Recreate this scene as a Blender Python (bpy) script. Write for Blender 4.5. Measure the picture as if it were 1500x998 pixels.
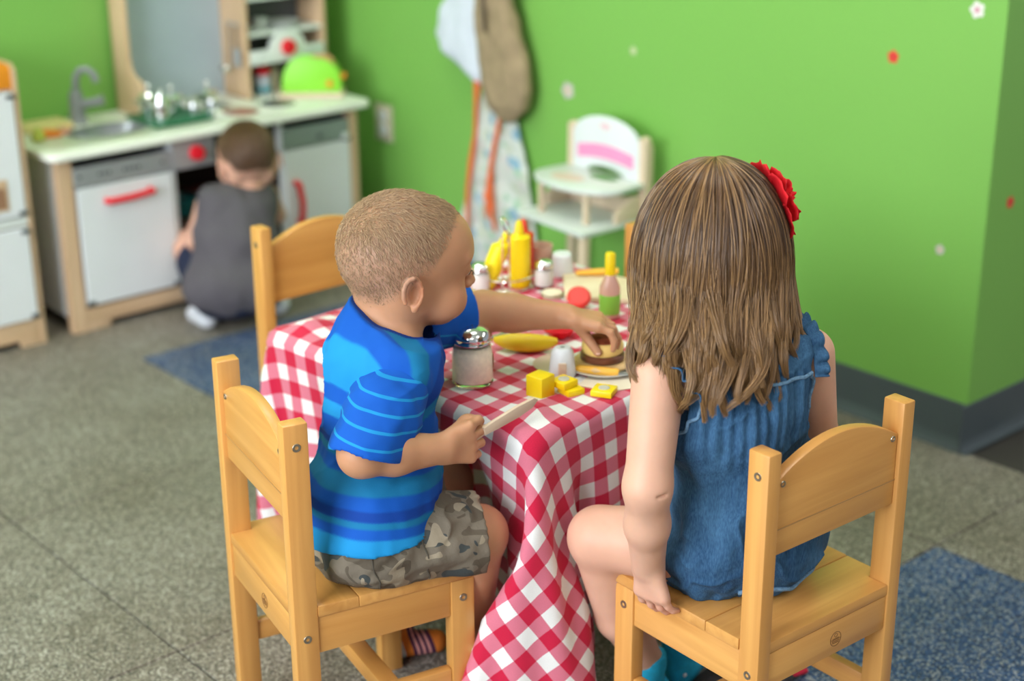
import bpy, bmesh, math, random
import numpy as np
from mathutils import Vector, Matrix, Euler

# ------------------------------------------------------------------ clear
for o in list(bpy.data.objects): bpy.data.objects.remove(o, do_unlink=True)
SC = bpy.context.scene
COL = SC.collection
R = math.radians

# ------------------------------------------------------------------ camera
CAM_H = 1.377
F_PX, PITCH, YAW, ROLL = 2321.94, R(20.6515), R(48.7915), R(-0.3578)
_fw = Vector((math.cos(YAW)*math.cos(PITCH), math.sin(YAW)*math.cos(PITCH), -math.sin(PITCH)))
_rt = Vector((math.sin(YAW), -math.cos(YAW), 0))
_up = _rt.cross(_fw)
_r2 = math.cos(ROLL)*_rt + math.sin(ROLL)*_up
_u2 = -math.sin(ROLL)*_rt + math.cos(ROLL)*_up
cd = bpy.data.cameras.new('camera'); cam = bpy.data.objects.new('camera', cd); COL.objects.link(cam)
cam.matrix_world = Matrix(((_r2.x, _u2.x, -_fw.x, 0), (_r2.y, _u2.y, -_fw.y, 0), (_r2.z, _u2.z, -_fw.z, CAM_H), (0, 0, 0, 1)))
cd.sensor_width = 36; cd.lens = F_PX*36/1500; cd.clip_start = .05; cd.clip_end = 60
cd.dof.use_dof = True; cd.dof.focus_distance = 2.06; cd.dof.aperture_fstop = 2.4
SC.camera = cam

# ------------------------------------------------------------------ world, lights, exposure
W = bpy.data.worlds.new('room_air'); SC.world = W; W.use_nodes = True
W.node_tree.nodes['Background'].inputs[0].default_value = (.86, .93, 1.0, 1)
W.node_tree.nodes['Background'].inputs[1].default_value = 0.27
def area(name, loc, target, sx, sy, power, col):
    l = bpy.data.lights.new(name, 'AREA'); l.shape = 'RECTANGLE'; l.size = sx; l.size_y = sy; l.energy = power; l.color = col
    o = bpy.data.objects.new(name, l); COL.objects.link(o); o.location = loc
    o.rotation_euler = (Vector(target)-Vector(loc)).to_track_quat('-Z', 'Y').to_euler(); return o
area('window_light', (-2.7, 1.25, 1.65), (2.6, 1.8, .55), 2.8, 1.9, 150, (.88, .94, 1.0))
area('window_light', (1.2, -2.9, 1.8), (1.6, 1.6, .5), 2.4, 1.6, 6, (.92, .96, 1.0))
SC.view_settings.view_transform = 'Standard'; SC.view_settings.look = 'None'
SC.view_settings.gamma = 1; SC.view_settings.use_curve_mapping = False
SC.view_settings.exposure = 0.5

# ------------------------------------------------------------------ node materials
MATS = {}
def _nt(name):
    m = bpy.data.materials.new(name); m.use_nodes = True
    nt = m.node_tree; return m, nt, nt.nodes, nt.links, nt.nodes['Principled BSDF']
def rgb(c): return (c[0], c[1], c[2], 1)
def mat(name, col, rough=.5, var=.06, scale=12, bump=0, bscale=60, metal=0, spec=.5, trans=0, sss=0, sheen=0, coat=0, emit=0, stretch=(1, 1, 1), ior=1.45):
    if name in MATS: return MATS[name]
    m, nt, N, L, P = _nt(name)
    tc = N.new('ShaderNodeTexCoord'); mp = N.new('ShaderNodeMapping'); mp.inputs['Scale'].default_value = stretch
    L.new(tc.outputs['Object'], mp.inputs[0])
    nz = N.new('ShaderNodeTexNoise'); nz.inputs['Scale'].default_value = scale; nz.inputs['Detail'].default_value = 4
    L.new(mp.outputs[0], nz.inputs['Vector'])
    rp = N.new('ShaderNodeValToRGB'); rp.color_ramp.elements[0].position = .3; rp.color_ramp.elements[1].position = .7
    rp.color_ramp.elements[0].color = rgb([c*(1-var) for c in col]); rp.color_ramp.elements[1].color = rgb([min(1, c*(1+var)) for c in col])
    L.new(nz.outputs['Fac'], rp.inputs[0]); L.new(rp.outputs[0], P.inputs['Base Color'])
    P.inputs['Roughness'].default_value = rough; P.inputs['Metallic'].default_value = metal
    P.inputs['Specular IOR Level'].default_value = spec; P.inputs['Transmission Weight'].default_value = trans; P.inputs['IOR'].default_value = ior
    P.inputs['Coat Weight'].default_value = coat; P.inputs['Coat Roughness'].default_value = .15
    if sss: P.inputs['Subsurface Weight'].default_value = sss; P.inputs['Subsurface Radius'].default_value = (.012, .005, .003); P.inputs['Subsurface Scale'].default_value = .6
    if sheen: P.inputs['Sheen Weight'].default_value = sheen; P.inputs['Sheen Roughness'].default_value = .5
    if emit: P.inputs['Emission Color'].default_value = rgb(col); P.inputs['Emission Strength'].default_value = emit
    if bump:
        b = N.new('ShaderNodeBump'); b.inputs['Strength'].default_value = bump; b.inputs['Distance'].default_value = .002
        n2 = N.new('ShaderNodeTexNoise'); n2.inputs['Scale'].default_value = bscale; n2.inputs['Detail'].default_value = 3
        L.new(mp.outputs[0], n2.inputs['Vector']); L.new(n2.outputs['Fac'], b.inputs['Height']); L.new(b.outputs[0], P.inputs['Normal'])
    MATS[name] = m; return m
def wood(name, c1, c2, axis, rough=.38, scale=1, coat=.15):
    """grain running along one axis of the object"""
    if name in MATS: return MATS[name]
    m, nt, N, L, P = _nt(name)
    tc = N.new('ShaderNodeTexCoord'); mp = N.new('ShaderNodeMapping')
    s = [38*scale]*3; s[axis] = 2.2*scale; mp.inputs['Scale'].default_value = s
    oi = N.new('ShaderNodeObjectInfo'); vm = N.new('ShaderNodeVectorMath'); vm.operation = 'ADD'
    sc = N.new('ShaderNodeMath'); sc.operation = 'MULTIPLY'; sc.inputs[1].default_value = 3
    L.new(oi.outputs['Random'], sc.inputs[0]); L.new(tc.outputs['Object'], vm.inputs[0]); L.new(sc.outputs[0], vm.inputs[1]); L.new(vm.outputs[0], mp.inputs[0])
    nz = N.new('ShaderNodeTexNoise'); nz.inputs['Scale'].default_value = 1.0; nz.inputs['Detail'].default_value = 5; nz.inputs['Distortion'].default_value = .6
    L.new(mp.outputs[0], nz.inputs['Vector'])
    rp = N.new('ShaderNodeValToRGB'); rp.color_ramp.elements[0].position = .28; rp.color_ramp.elements[1].position = .72
    rp.color_ramp.elements[0].color = rgb(c1); rp.color_ramp.elements[1].color = rgb(c2)
    L.new(nz.outputs['Fac'], rp.inputs[0])
    # whole-piece tone difference
    hs = N.new('ShaderNodeHueSaturation'); mr = N.new('ShaderNodeMapRange'); mr.inputs['To Min'].default_value = .93; mr.inputs['To Max'].default_value = 1.05
    L.new(oi.outputs['Random'], mr.inputs[0]); L.new(mr.outputs[0], hs.inputs['Value']); L.new(rp.outputs[0], hs.inputs['Color'])
    L.new(hs.outputs[0], P.inputs['Base Color']); P.inputs['Roughness'].default_value = rough; P.inputs['Coat Weight'].default_value = coat; P.inputs['Coat Roughness'].default_value = .2
    MATS[name] = m; return m
CW1, CW2 = (.56, .250, .058), (.75, .385, .110)          # honey pine of the chairs
chw = [wood('honey_pine_%s' % 'xyz'[i], CW1, CW2, i) for i in range(3)]
bir = [wood('birch_ply_%s' % 'xyz'[i], (.56, .37, .215), (.68, .48, .31), i, rough=.55, coat=0) for i in range(3)]
palew = [wood('pale_wood_%s' % 'xyz'[i], (.66, .50, .36), (.80, .64, .48), i, rough=.55, coat=0) for i in range(3)]
M_chrome = mat('chrome', (.82, .82, .83), .09, var=.02, metal=1)
M_steel = mat('brushed_steel', (.62, .62, .62), .25, var=.05, metal=1)
M_bolt = mat('bolt_steel', (.42, .38, .32), .35, metal=1)
M_white = mat('white_lacquer', (.74, .77, .80), .35, var=.015)
M_whitek = mat('white_laminate', (.72, .76, .74), .3, var=.02)
M_cream = mat('worktop_laminate', (.84, .86, .78), .3, var=.03)
M_grey = mat('grey_panel', (.34, .37, .38), .45, var=.03)
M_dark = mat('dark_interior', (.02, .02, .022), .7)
M_dgrey = mat('dark_grey_board', (.10, .11, .115), .6)
M_red = mat('red_plastic', (.78, .012, .03), .3, var=.04)
M_silver = mat('silver_plastic', (.42, .44, .46), .3, var=.04, metal=.4)
M_orange = mat('orange_paint', (.86, .30, .02), .4, var=.04)

# ------------------------------------------------------------------ mesh builder
class MB:
    def __init__(s): s.bm = bmesh.new()
    def box(s, lo, hi, bev=0, seg=2, M=None):
        r = bmesh.ops.create_cube(s.bm, size=1); vs = r['verts']
        c = [(lo[i]+hi[i])/2 for i in range(3)]; d = [abs(hi[i]-lo[i]) for i in range(3)]
        for v in vs: v.co = Vector((c[0]+v.co.x*d[0], c[1]+v.co.y*d[1], c[2]+v.co.z*d[2]))
        if bev:
            es = list({e for v in vs for e in v.link_edges})
            rr = bmesh.ops.bevel(s.bm, geom=es, offset=min(bev, min(d)*.45), segments=seg, affect='EDGES', profile=.5)
            vs = list({v for f in rr['faces'] for v in f.verts} | {v for v in vs if v.is_valid})
        if M is not None:
            for v in vs: v.co = M @ v.co
        return s
    def tube(s, pts, r, n=10, cap=True):
        pts = [Vector(p) for p in pts]; rs = r if hasattr(r, '__len__') else [r]*len(pts)
        rings = []; pn = None
        for i, p in enumerate(pts):
            t = (pts[min(i+1, len(pts)-1)]-pts[max(i-1, 0)]).normalized()
            if pn is None: a = Vector((0, 0, 1)) if abs(t.z) < .9 else Vector((1, 0, 0)); pn = t.cross(a).normalized()
            pn = (pn - t*pn.dot(t)).normalized(); b = t.cross(pn)
            rings.append([s.bm.verts.new(p+rs[i]*(math.cos(2*math.pi*k/n)*pn+math.sin(2*math.pi*k/n)*b)) for k in range(n)])
        for A, B in zip(rings, rings[1:]):
            for k in range(n): s.bm.faces.new((A[k], A[(k+1) % n], B[(k+1) % n], B[k]))
        if cap: s.bm.faces.new(rings[0][::-1]); s.bm.faces.new(rings[-1])
        return s
    def ring(s, c, rad, r, axis=(0, 0, 1), n=28, m=8, sx=1, sy=1):
        q = Vector((0, 0, 1)).rotation_difference(Vector(axis)); c = Vector(c); rings = []
        for i in range(n):
            a = 2*math.pi*i/n; rings.append([s.bm.verts.new(c+q @ Vector(((rad+r*math.cos(2*math.pi*k/m))*math.cos(a)*sx, (rad+r*math.cos(2*math.pi*k/m))*math.sin(a)*sy, r*math.sin(2*math.pi*k/m)))) for k in range(m)])
        for i in range(n):
            A, B = rings[i], rings[(i+1) % n]
            for k in range(m): s.bm.faces.new((A[k], B[k], B[(k+1) % m], A[(k+1) % m]))
        return s
    def lathe(s, prof, c=(0, 0, 0), n=32, axis=(0, 0, 1), sx=1, sy=1):
        q = Vector((0, 0, 1)).rotation_difference(Vector(axis)); c = Vector(c); rings = []
        for (r, z) in prof:
            if r < 1e-6: rings.append([s.bm.verts.new(c+q @ Vector((0, 0, z)))])
            else: rings.append([s.bm.verts.new(c+q @ Vector((r*sx*math.cos(2*math.pi*k/n), r*sy*math.sin(2*math.pi*k/n), z))) for k in range(n)])
        for A, B in zip(rings, rings[1:]):
            for k in range(n):
                a, b, d, e = A[k % len(A)], A[(k+1) % len(A)], B[(k+1) % len(B)], B[k % len(B)]
                f = [a, b, d, e]; g = []
                for v in f:
                    if v not in g: g.append(v)
                if len(g) > 2: s.bm.faces.new(g)
        return s
    def prism(s, poly, vec, bev=0):
        """poly: 3D points of a planar outline, extruded by vec"""
        vec = Vector(vec); A = [s.bm.verts.new(Vector(p)) for p in poly]; B = [s.bm.verts.new(Vector(p)+vec) for p in poly]
        n = len(A); fs = [s.bm.faces.new(A), s.bm.faces.new(B[::-1])]
        for k in range(n): fs.append(s.bm.faces.new((A[k], B[k], B[(k+1) % n], A[(k+1) % n])))
        bmesh.ops.recalc_face_normals(s.bm, faces=fs)
        if bev:
            es = [e for f in fs[:2] for e in f.edges]
            bmesh.ops.bevel(s.bm, geom=list(set(es)), offset=bev, segments=2, affect='EDGES', profile=.5)
        return s
    def ell(s, c, r, n=24, m=14):
        prof = [(math.sin(math.pi*i/m), -math.cos(math.pi*i/m)) for i in range(m+1)]
        i0 = len(s.bm.verts); s.bm.verts.ensure_lookup_table()
        b = set(s.bm.verts); s.lathe(prof, n=n)
        for v in s.bm.verts:
            if v not in b: v.co = Vector((c[0]+v.co.x*r[0], c[1]+v.co.y*r[1], c[2]+v.co.z*r[2]))
        return s
    def xf(s, M):
        for v in s.bm.verts: v.co = M @ v.co
        return s
    def mesh(s, name, sm=True, ang=35):
        bmesh.ops.recalc_face_normals(s.bm, faces=s.bm.faces)
        me = bpy.data.meshes.new(name); s.bm.to_mesh(me); s.bm.free()
        if sm:
            me.polygons.foreach_set('use_smooth', [True]*len(me.polygons)); me.set_sharp_from_angle(angle=R(ang))
        return me

def world_loc(o):
    M = Matrix(); p = o
    while p is not None: M = (Matrix.Translation(p.location) @ p.rotation_euler.to_matrix().to_4x4()) @ M; p = p.parent
    return M
def link(name, me, m, parent=None, world=False):
    o = bpy.data.objects.new(name, me); COL.objects.link(o)
    if m is not None and not me.materials: me.materials.append(m)
    if parent is not None:
        o.parent = parent
        if world: me.transform(world_loc(parent).inverted())
    return o
def part(name, mb, m, parent, world=False, sm=True, ang=35, label=None):
    o = link(name, mb.mesh(name, sm, ang) if isinstance(mb, MB) else mb, m, parent, world)
    if label: o['label'] = label
    return o
def root(name, label, cat, loc=(0, 0, 0), rz=0, group=None):
    o = bpy.data.objects.new(name, None); o.empty_display_size = .05; COL.objects.link(o); o.location = loc; o.rotation_euler = (0, 0, rz)
    o['label'] = label; o['category'] = cat
    if group: o['group'] = group
    return o
def tag(o, label, cat, group=None):
    o['label'] = label; o['category'] = cat
    if group: o['group'] = group
    return o
def struct(name, mb, m, parent=None, sm=False):
    o = link(name, mb.mesh(name, sm), m, parent)
    if parent is None: o['kind'] = 'structure'
    return o
def copy_tree(o, parent=None):
    c = o.copy(); COL.objects.link(c)
    if parent is not None: c.parent = parent
    for ch in o.children: copy_tree(ch, c)
    return c

# ------------------------------------------------------------------ the room
def wall_mat():
    m, nt, N, L, P = _nt('green_wall_paint')
    tc = N.new('ShaderNodeTexCoord'); nz = N.new('ShaderNodeTexNoise'); nz.inputs['Scale'].default_value = 1.3
    L.new(tc.outputs['Object'], nz.inputs['Vector'])
    rp = N.new('ShaderNodeValToRGB'); rp.color_ramp.elements[0].color = rgb((.195, .455, .085)); rp.color_ramp.elements[1].color = rgb((.215, .48, .10))
    L.new(nz.outputs['Fac'], rp.inputs[0]); L.new(rp.outputs[0], P.inputs['Base Color'])
    n2 = N.new('ShaderNodeTexNoise'); n2.inputs['Scale'].default_value = 260; b = N.new('ShaderNodeBump'); b.inputs['Strength'].default_value = .12; b.inputs['Distance'].default_value = .001
    L.new(tc.outputs['Object'], n2.inputs['Vector']); L.new(n2.outputs['Fac'], b.inputs['Height']); L.new(b.outputs[0], P.inputs['Normal'])
    P.inputs['Roughness'].default_value = .42; P.inputs['Specular IOR Level'].default_value = .5
    return m
M_wall = wall_mat()
def rubber(name, base, flecks, dens=.55):
    m, nt, N, L, P = _nt(name)
    tc = N.new('ShaderNodeTexCoord')
    v1 = N.new('ShaderNodeTexVoronoi'); v1.inputs['Scale'].default_value = 330; L.new(tc.outputs['Object'], v1.inputs['Vector'])
    n1 = N.new('ShaderNodeTexNoise'); n1.inputs['Scale'].default_value = 190; n1.inputs['Detail'].default_value = 2; L.new(tc.outputs['Object'], n1.inputs['Vector'])
    rp = N.new('ShaderNodeValToRGB'); rp.color_ramp.interpolation = 'LINEAR'
    E = rp.color_ramp.elements; E[0].position = .36; E[0].color = rgb(base[0]); E[1].position = .62; E[1].color = rgb(base[1])
    L.new(n1.outputs['Fac'], rp.inputs[0])
    sep = N.new('ShaderNodeSeparateColor'); L.new(v1.outputs['Color'], sep.inputs[0])
    gt = N.new('ShaderNodeMath'); gt.operation = 'GREATER_THAN'; gt.inputs[1].default_value = dens; L.new(sep.outputs[0], gt.inputs[0])
    fr = N.new('ShaderNodeValToRGB'); fr.color_ramp.interpolation = 'CONSTANT'
    fr.color_ramp.elements[0].color = rgb(flecks[0]); fr.color_ramp.elements[1].position = .5; fr.color_ramp.elements[1].color = rgb(flecks[1])
    L.new(sep.outputs[1], fr.inputs[0])
    mx = N.new('ShaderNodeMix'); mx.data_type = 'RGBA'; L.new(gt.outputs[0], mx.inputs[0]); L.new(rp.outputs[0], mx.inputs[6]); L.new(fr.outputs[0], mx.inputs[7])
    # large scuffed patches
    n3 = N.new('ShaderNodeTexNoise'); n3.inputs['Scale'].default_value = 3.2; n3.inputs['Detail'].default_value = 5; L.new(tc.outputs['Object'], n3.inputs['Vector'])
    r3 = N.new('ShaderNodeValToRGB'); r3.color_ramp.elements[0].position = .35; r3.color_ramp.elements[1].position = .65
    r3.color_ramp.elements[0].color = (.80, .77, .72, 1); r3.color_ramp.elements[1].color = (1.05, 1.05, 1.05, 1)
    L.new(n3.outputs['Fac'], r3.inputs[0])
    mu = N.new('ShaderNodeMix'); mu.data_type = 'RGBA'; mu.blend_type = 'MULTIPLY'; mu.inputs[0].default_value = 1
    L.new(mx.outputs[2], mu.inputs[6]); L.new(r3.outputs[0], mu.inputs[7]); L.new(mu.outputs[2], P.inputs['Base Color'])
    b = N.new('ShaderNodeBump'); b.inputs['Strength'].default_value = .35; b.inputs['Distance'].default_value = .0015; L.new(n1.outputs['Fac'], b.inputs['Height']); L.new(b.outputs[0], P.inputs['Normal'])
    P.inputs['Roughness'].default_value = .55; P.inputs['Specular IOR Level'].default_value = .45
    return m
M_tile = rubber('speckled_grey_rubber', ((.115, .100, .080), (.265, .240, .200)), ((.44, .42, .37), (.06, .055, .05)), .66)
M_tileb = rubber('speckled_blue_rubber', ((.012, .035, .11), (.045, .105, .27)), ((.34, .36, .40), (.012, .02, .06)), .64)
WX, WY, CY = 2.668, 3.862, 1.634
floor = struct('floor', MB().box((-2.9, -3.4, -.06), (6.2, WY+.12, -.006)), mat('floor_seam', (.045, .042, .036), .9))
T, gx, gy = .6096, 1.0605, 2.0389
for i in range(-6, 9):
    for j in range(-8, 4):
        x0, y0 = gx+i*T, gy+j*T
        x1, y1 = x0+T, y0+T
        if x0 >= WX-.001 and y0 >= CY-.02: continue
        x0c, x1c, y0c, y1c = max(x0, -2.85), min(x1, 6.15), max(y0, -3.35), min(y1, WY)
        if x0 < WX < x1 and y1 > CY+.25: x1c = WX
        if x1c-x0c < .03 or y1c-y0c < .03: continue
        blue = (i, j) in ((1, 1), (1, -2), (-2, -1), (4, -3))
        g = .0016
        o = link('rubber_tile', MB().box((x0c+g, y0c+g, -.0055), (x1c-g, y1c-g, 0), .0012, 1).mesh('rubber_tile', False), M_tileb if blue else M_tile, floor)
        if blue: o['label'] = 'blue speckled rubber floor tile'
struct('wall_right', MB().box((WX, CY, 0), (WX+.12, WY+.12, 2.7)), M_wall)
struct('wall_back', MB().box((-2.9, WY, 0), (WX, WY+.12, 2.7)), M_wall)
struct('wall_side', MB().box((WX+.12, CY, 0), (6.2, CY+.12, 2.7)), M_wall)
M_base = mat('slate_vinyl', (.075, .095, .108), .4, var=.05, scale=5)
def cove(p0, p1, nrm):
    """vinyl cove base: thin sheet with a toe that curves out on the floor"""
    n = Vector(nrm); p0 = Vector(p0); p1 = Vector(p1); mb = MB()
    prof = [(0, .1035), (.003, .1025), (.0035, .03), (.005, .015), (.010, .006), (.018, .0035), (.019, .0005), (0, .0005)]
    mb.prism([p0+n*a+Vector((0, 0, b)) for a, b in prof], p1-p0); return mb
struct('baseboard_right', cove((WX, CY-.0, 0), (WX, WY, 0), (-1, 0, 0)), M_base, sm=True)
struct('baseboard_side', cove((WX-.019, CY, 0), (6.2, CY, 0), (0, -1, 0)), M_base, sm=True)
struct('baseboard_back', cove((-2.9, WY, 0), (WX, WY, 0), (0, -1, 0)), M_base, sm=True)
ceil = struct('ceiling', MB().box((-2.9, -3.4, 2.7), (6.2, WY+.12, 2.78)), mat('ceiling_tile', (.82, .82, .80), .8))
M_lamp = mat('lamp_diffuser', (1, .97, .90), .5, emit=9.0)
for k, (lx, ly) in enumerate([(-.6, -.6), (1.5, -.6), (3.6, -.6), (-.6, 1.6), (1.5, 1.4), (3.6, .4), (.3, 2.9), (1.7, 2.9)]):
    r = root('ceiling_light', 'recessed square ceiling light panel in the white ceiling', 'ceiling light', (lx, ly, 2.70), 0, 'ceiling light panels')
    part('frame', MB().box((-.31, -.31, -.012), (.31, .31, .0)), M_white, r, sm=False)
    part('diffuser', MB().box((-.285, -.285, -.016), (.285, .285, -.012)), M_lamp, r, sm=False)

# ------------------------------------------------------------------ play kitchen against the far wall
def B(lo, hi, bev=.0015): return MB().box(lo, hi, bev, 1)
KF = 3.51; KB = 3.835
kit = root('play_kitchen', 'wide white and birch wooden play kitchen with red handles against the green wall', 'toy kitchen', (2.07, 3.67, 0))
def kp(name, mb, m, **k): return part(name, mb, m, kit, world=True, **k)
kp('post', B((1.624, KF, 0), (1.662, KF+.03, .445)), bir[2]); kp('post', B((2.484, KF, 0), (2.512, KF+.03, .445)), bir[2])
kp('side_panel', B((1.628, KF+.03, .035), (1.640, KB, .445)), M_white); kp('side_panel', B((2.496, KF+.03, .035), (2.508, KB, .445)), M_white)
kp('back_panel', B((1.64, KB-.01, .04), (2.496, KB, .445)), M_white)
def foot_rail(x0, x1, cut):
    z = .058; pts = [(x0, 0), (x0+cut, 0), (x0+cut+.004, .018), (x1-cut-.004, .018), (x1-cut, 0), (x1, 0), (x1, z), (x0, z)]
    return MB().prism([(a, KF+.002, b) for a, b in pts], (0, .018, 0), .001)
kp('foot_rail', foot_rail(1.662, 2.484, .062), bir[0])
kp('bottom_board', B((1.662, KF+.02, .045), (2.484, KB-.01, .058)), M_white)
# worktop with a sink hole left as an inset basin
def rrect(x0, y0, x1, y1, r, z, n=6):
    P = []
    for (cx, cy, a0) in ((x1-r, y1-r, 0), (x0+r, y1-r, 90), (x0+r, y0+r, 180), (x1-r, y0+r, 270)):
        for k in range(n+1): a = R(a0+90*k/n); P.append((cx+r*math.cos(a), cy+r*math.sin(a), z))
    return P
wt = kp('worktop', MB().prism(rrect(1.598, 3.482, 2.548, KB+.012, .028, .4465), (0, 0, .0185), .004), M_cream)
def cut_hole(o, cutter_me):
    c = bpy.data.objects.new('cutter', cutter_me); COL.objects.link(c); c.parent = o.parent
    md = o.modifiers.new('b', 'BOOLEAN'); md.operation = 'DIFFERENCE'; md.object = c; md.solver = 'EXACT'
    bpy.context.view_layer.update(); dg = bpy.context.evaluated_depsgraph_get(); me = bpy.data.meshes.new_from_object(o.evaluated_get(dg))
    o.modifiers.clear(); o.data = me; bpy.data.objects.remove(c, do_unlink=True)
_c = MB().lathe([(0, -.04), (.100, -.04), (.100, .04), (0, .04)], (1.835, 3.648, .465), 40, sy=.66).mesh('cutter'); _c.transform(world_loc(kit).inverted()); cut_hole(wt, _c)
sk = kp('sink_basin', MB().lathe([(.100, -.002), (.1085, .0004), (.108, .0022), (.102, .0026), (.097, .0008), (.090, -.030), (.080, -.038), (0, -.040)], (1.835, 3.648, .4650), 36, sy=.66), mat('sink_grey', (.30, .32, .33), .35, metal=.5))
part('drain', MB().lathe([(0, .0012), (.012, .001), (.012, 0)], (1.835, 3.648, .4255), 16), M_steel, sk, world=True)
fa = kp('faucet', MB().lathe([(.0, 0), (.026, 0), (.026, .006), (.021, .012), (.019, .07), (.014, .085), (0, .085)], (1.815, 3.765, .465), 20), mat('faucet_grey', (.27, .29, .31), .4))
part('spout', MB().tube([(1.815, 3.765, .54), (1.818, 3.762, .585), (1.828, 3.755, .603), (1.842, 3.745, .605), (1.854, 3.737, .594), (1.86, 3.733, .572)], .0095, 12), MATS['faucet_grey'], fa, world=True)
part('lever', MB().tube([(1.82, 3.755, .515), (1.85, 3.735, .52), (1.868, 3.72, .526)], [.012, .012, .014], 12), MATS['faucet_grey'], fa, world=True)
# dishwasher module
def door(x0, x1, z0, z1, handle, hinges):
    d = kp('door', B((x0, KF-.004, z0), (x1, KF+.009, z1), .002), M_white)
    h = part('handle', handle, M_red, d, world=True, label='red plastic handle')
    for hx, hz in hinges: part('hinge', MB().box((hx-.010, KF-.008, hz-.006), (hx+.010, KF-.003, hz+.006), .001, 1), M_dgrey, d, world=True, label='dark metal hinge')
    return d
door(1.668, 1.928, .066, .366, MB().tube([(1.744, KF-.004, .326), (1.744, KF-.022, .327), (1.805, KF-.028, .330), (1.864, KF-.022, .333), (1.864, KF-.004, .333)], .0085, 10), [(1.676, .072), (1.92, .072)])
st = kp('control_panel', B((1.664, KF-.002, .370), (1.932, KF+.012, .419)), M_silver)
for q, xx in enumerate((1.678, 1.732, 1.745, 1.758, 1.800, 1.813, 1.826, 1.839, 1.905)):
    part('button', MB().box((xx-.004, KF-.0045, .391), (xx+.004, KF-.002, .399), .001, 1), M_dgrey, st, world=True)
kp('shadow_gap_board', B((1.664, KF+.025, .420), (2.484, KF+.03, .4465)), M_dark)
ov = kp('oven_panel', B((1.934, KF-.003, .366), (2.057, KF+.012, .440)), M_silver)
part('knob', MB().lathe([(0, .016), (.017, .015), (.019, .011), (.020, 0)], (2.003, KF-.003, .404), 24, axis=(0, -1, 0)), M_red, ov, world=True, label='round red plastic knob')
kp('oven_dark_board', B((2.06, KF+.02, .366), (2.258, KF+.03, .445)), M_dark)  # near-black board stands in for the dark of the gap here
for xx in (1.932, 2.258): kp('divider', B((xx, KF+.004, .058), (xx+.012, KB-.01, .445)), M_white)
kp('oven_dark_lining', B((1.946, KB-.03, .058), (2.258, KB-.02, .37)), mat('oven_brown', (.045, .025, .02), .8))  # dark brown sheets added so the open oven looks dark inside
kp('oven_dark_lining', B((1.9445, KF+.012, .058), (1.9465, KB-.03, .366)), MATS['oven_brown']); kp('oven_dark_lining', B((2.2555, KF+.012, .058), (2.2575, KB-.03, .366)), MATS['oven_brown']); kp('oven_dark_lining', B((1.9465, KF+.014, .0585), (2.2555, KB-.03, .0605)), MATS['oven_brown'])
kp('oven_shelf', B((1.944, KF+.03, .21), (2.258, KB-.03, .217)), mat('oven_shelf_brown', (.06, .03, .02), .7))
door(2.268, 2.482, .066, .360, MB().tube([(2.298, KF-.004, .272), (2.298, KF-.022, .270), (2.303, KF-.028, .22), (2.303, KF-.022, .165), (2.303, KF-.004, .163)], .0085, 10), [(2.474, .366)])
st = kp('drawer_panel', B((2.266, KF-.002, .364), (2.482, KF+.012, .419)), mat('grey_green_panel', (.24, .30, .27), .45))
part('latch', MB().lathe([(0, .006), (.006, .005), (.008, 0)], (2.385, KF-.002, .386), 14, axis=(0, -1, 0)), M_dgrey, st, world=True)
part('latch', MB().box((2.457, KF-.012, .366), (2.475, KF-.002, .382), .003), M_whitek, st, world=True, label='small white door catch')
# upper unit
def side_board(x, th, m, cutz=.555):
    z1, z0 = .905, .466; yb = KB; yn = KB-.075; yw = KB-.135
    pts = [(yb, z0), (yw, z0), (yw, cutz-.012)]
    for k in range(7): a = R(90*k/6); pts.append((yn-.02+.0-(-.02)*(1-math.cos(a))-.04*(1-math.sin(a))*0+.0, cutz-.012+.012+.03*math.sin(a)))
    pts = [(yb, z0), (yw, z0), (yw, cutz-.006), (yw+.006, cutz+.004), (yn-.022, cutz+.014), (yn-.006, cutz+.03), (yn, cutz+.055), (yn, z1-.03), (yn+.01, z1-.008), (yn+.03, z1), (yb, z1)]
    return MB().prism([(x, a, b) for a, b in pts], (th, 0, 0), .001)
kp('upper_side_board', side_board(1.965, .013, 0), bir[2])
kp('backsplash', B((1.978, KB-.010, .466), (2.292, KB-.002, .87)), mat('blue_grey_board', (.38, .46, .52), .5, var=.03))
TW = .132
kp('upper_side_board', B((2.292, KB-TW, .466), (2.303, KB, .905)), bir[2]); kp('upper_side_board', B((2.545, KB-TW, .466), (2.556, KB, .905)), bir[2])
kp('tower_back', B((2.303, KB-.012, .466), (2.545, KB-.004, .9)), M_dgrey)
for z in (.556, .634, .730, .885): kp('shelf', B((2.303, KB-TW+.004, z), (2.545, KB-.012, z+.010)), M_whitek)
poly = [(2.304, .560), (2.544, .560), (2.544, .596), (2.482, .596)] + [(2.424+.058*math.cos(R(a)), .596+.046*math.sin(R(a))) for a in range(20, 161, 10)] + [(2.366, .596), (2.304, .596)]
mwp = kp('microwave_panel', MB().prism([(a, KB-TW-.004, b-.0) for a, b in poly], (0, .010, 0), .001), M_whitek)
part('knob', MB().lathe([(0, .016), (.018, .015), (.021, .010), (.022, 0)], (2.424, KB-TW-.004, .597), 24, axis=(0, -1, 0)), M_red, mwp, world=True, label='round red plastic knob')
for xx, ww in ((2.33, .03), (2.49, .026)): part('printed_line', MB().box((xx, KB-TW-.0048, .578), (xx+ww, KB-TW-.004, .581), 0), M_grey, mwp, world=True)
kp('peg', MB().tube([(2.2915, 3.77, .668), (2.282, 3.77, .668), (2.279, 3.77, .676)], .004, 8), M_grey); kp('peg', MB().tube([(2.2915, 3.735, .668), (2.282, 3.735, .668), (2.279, 3.735, .676)], .004, 8), M_grey)
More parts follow.
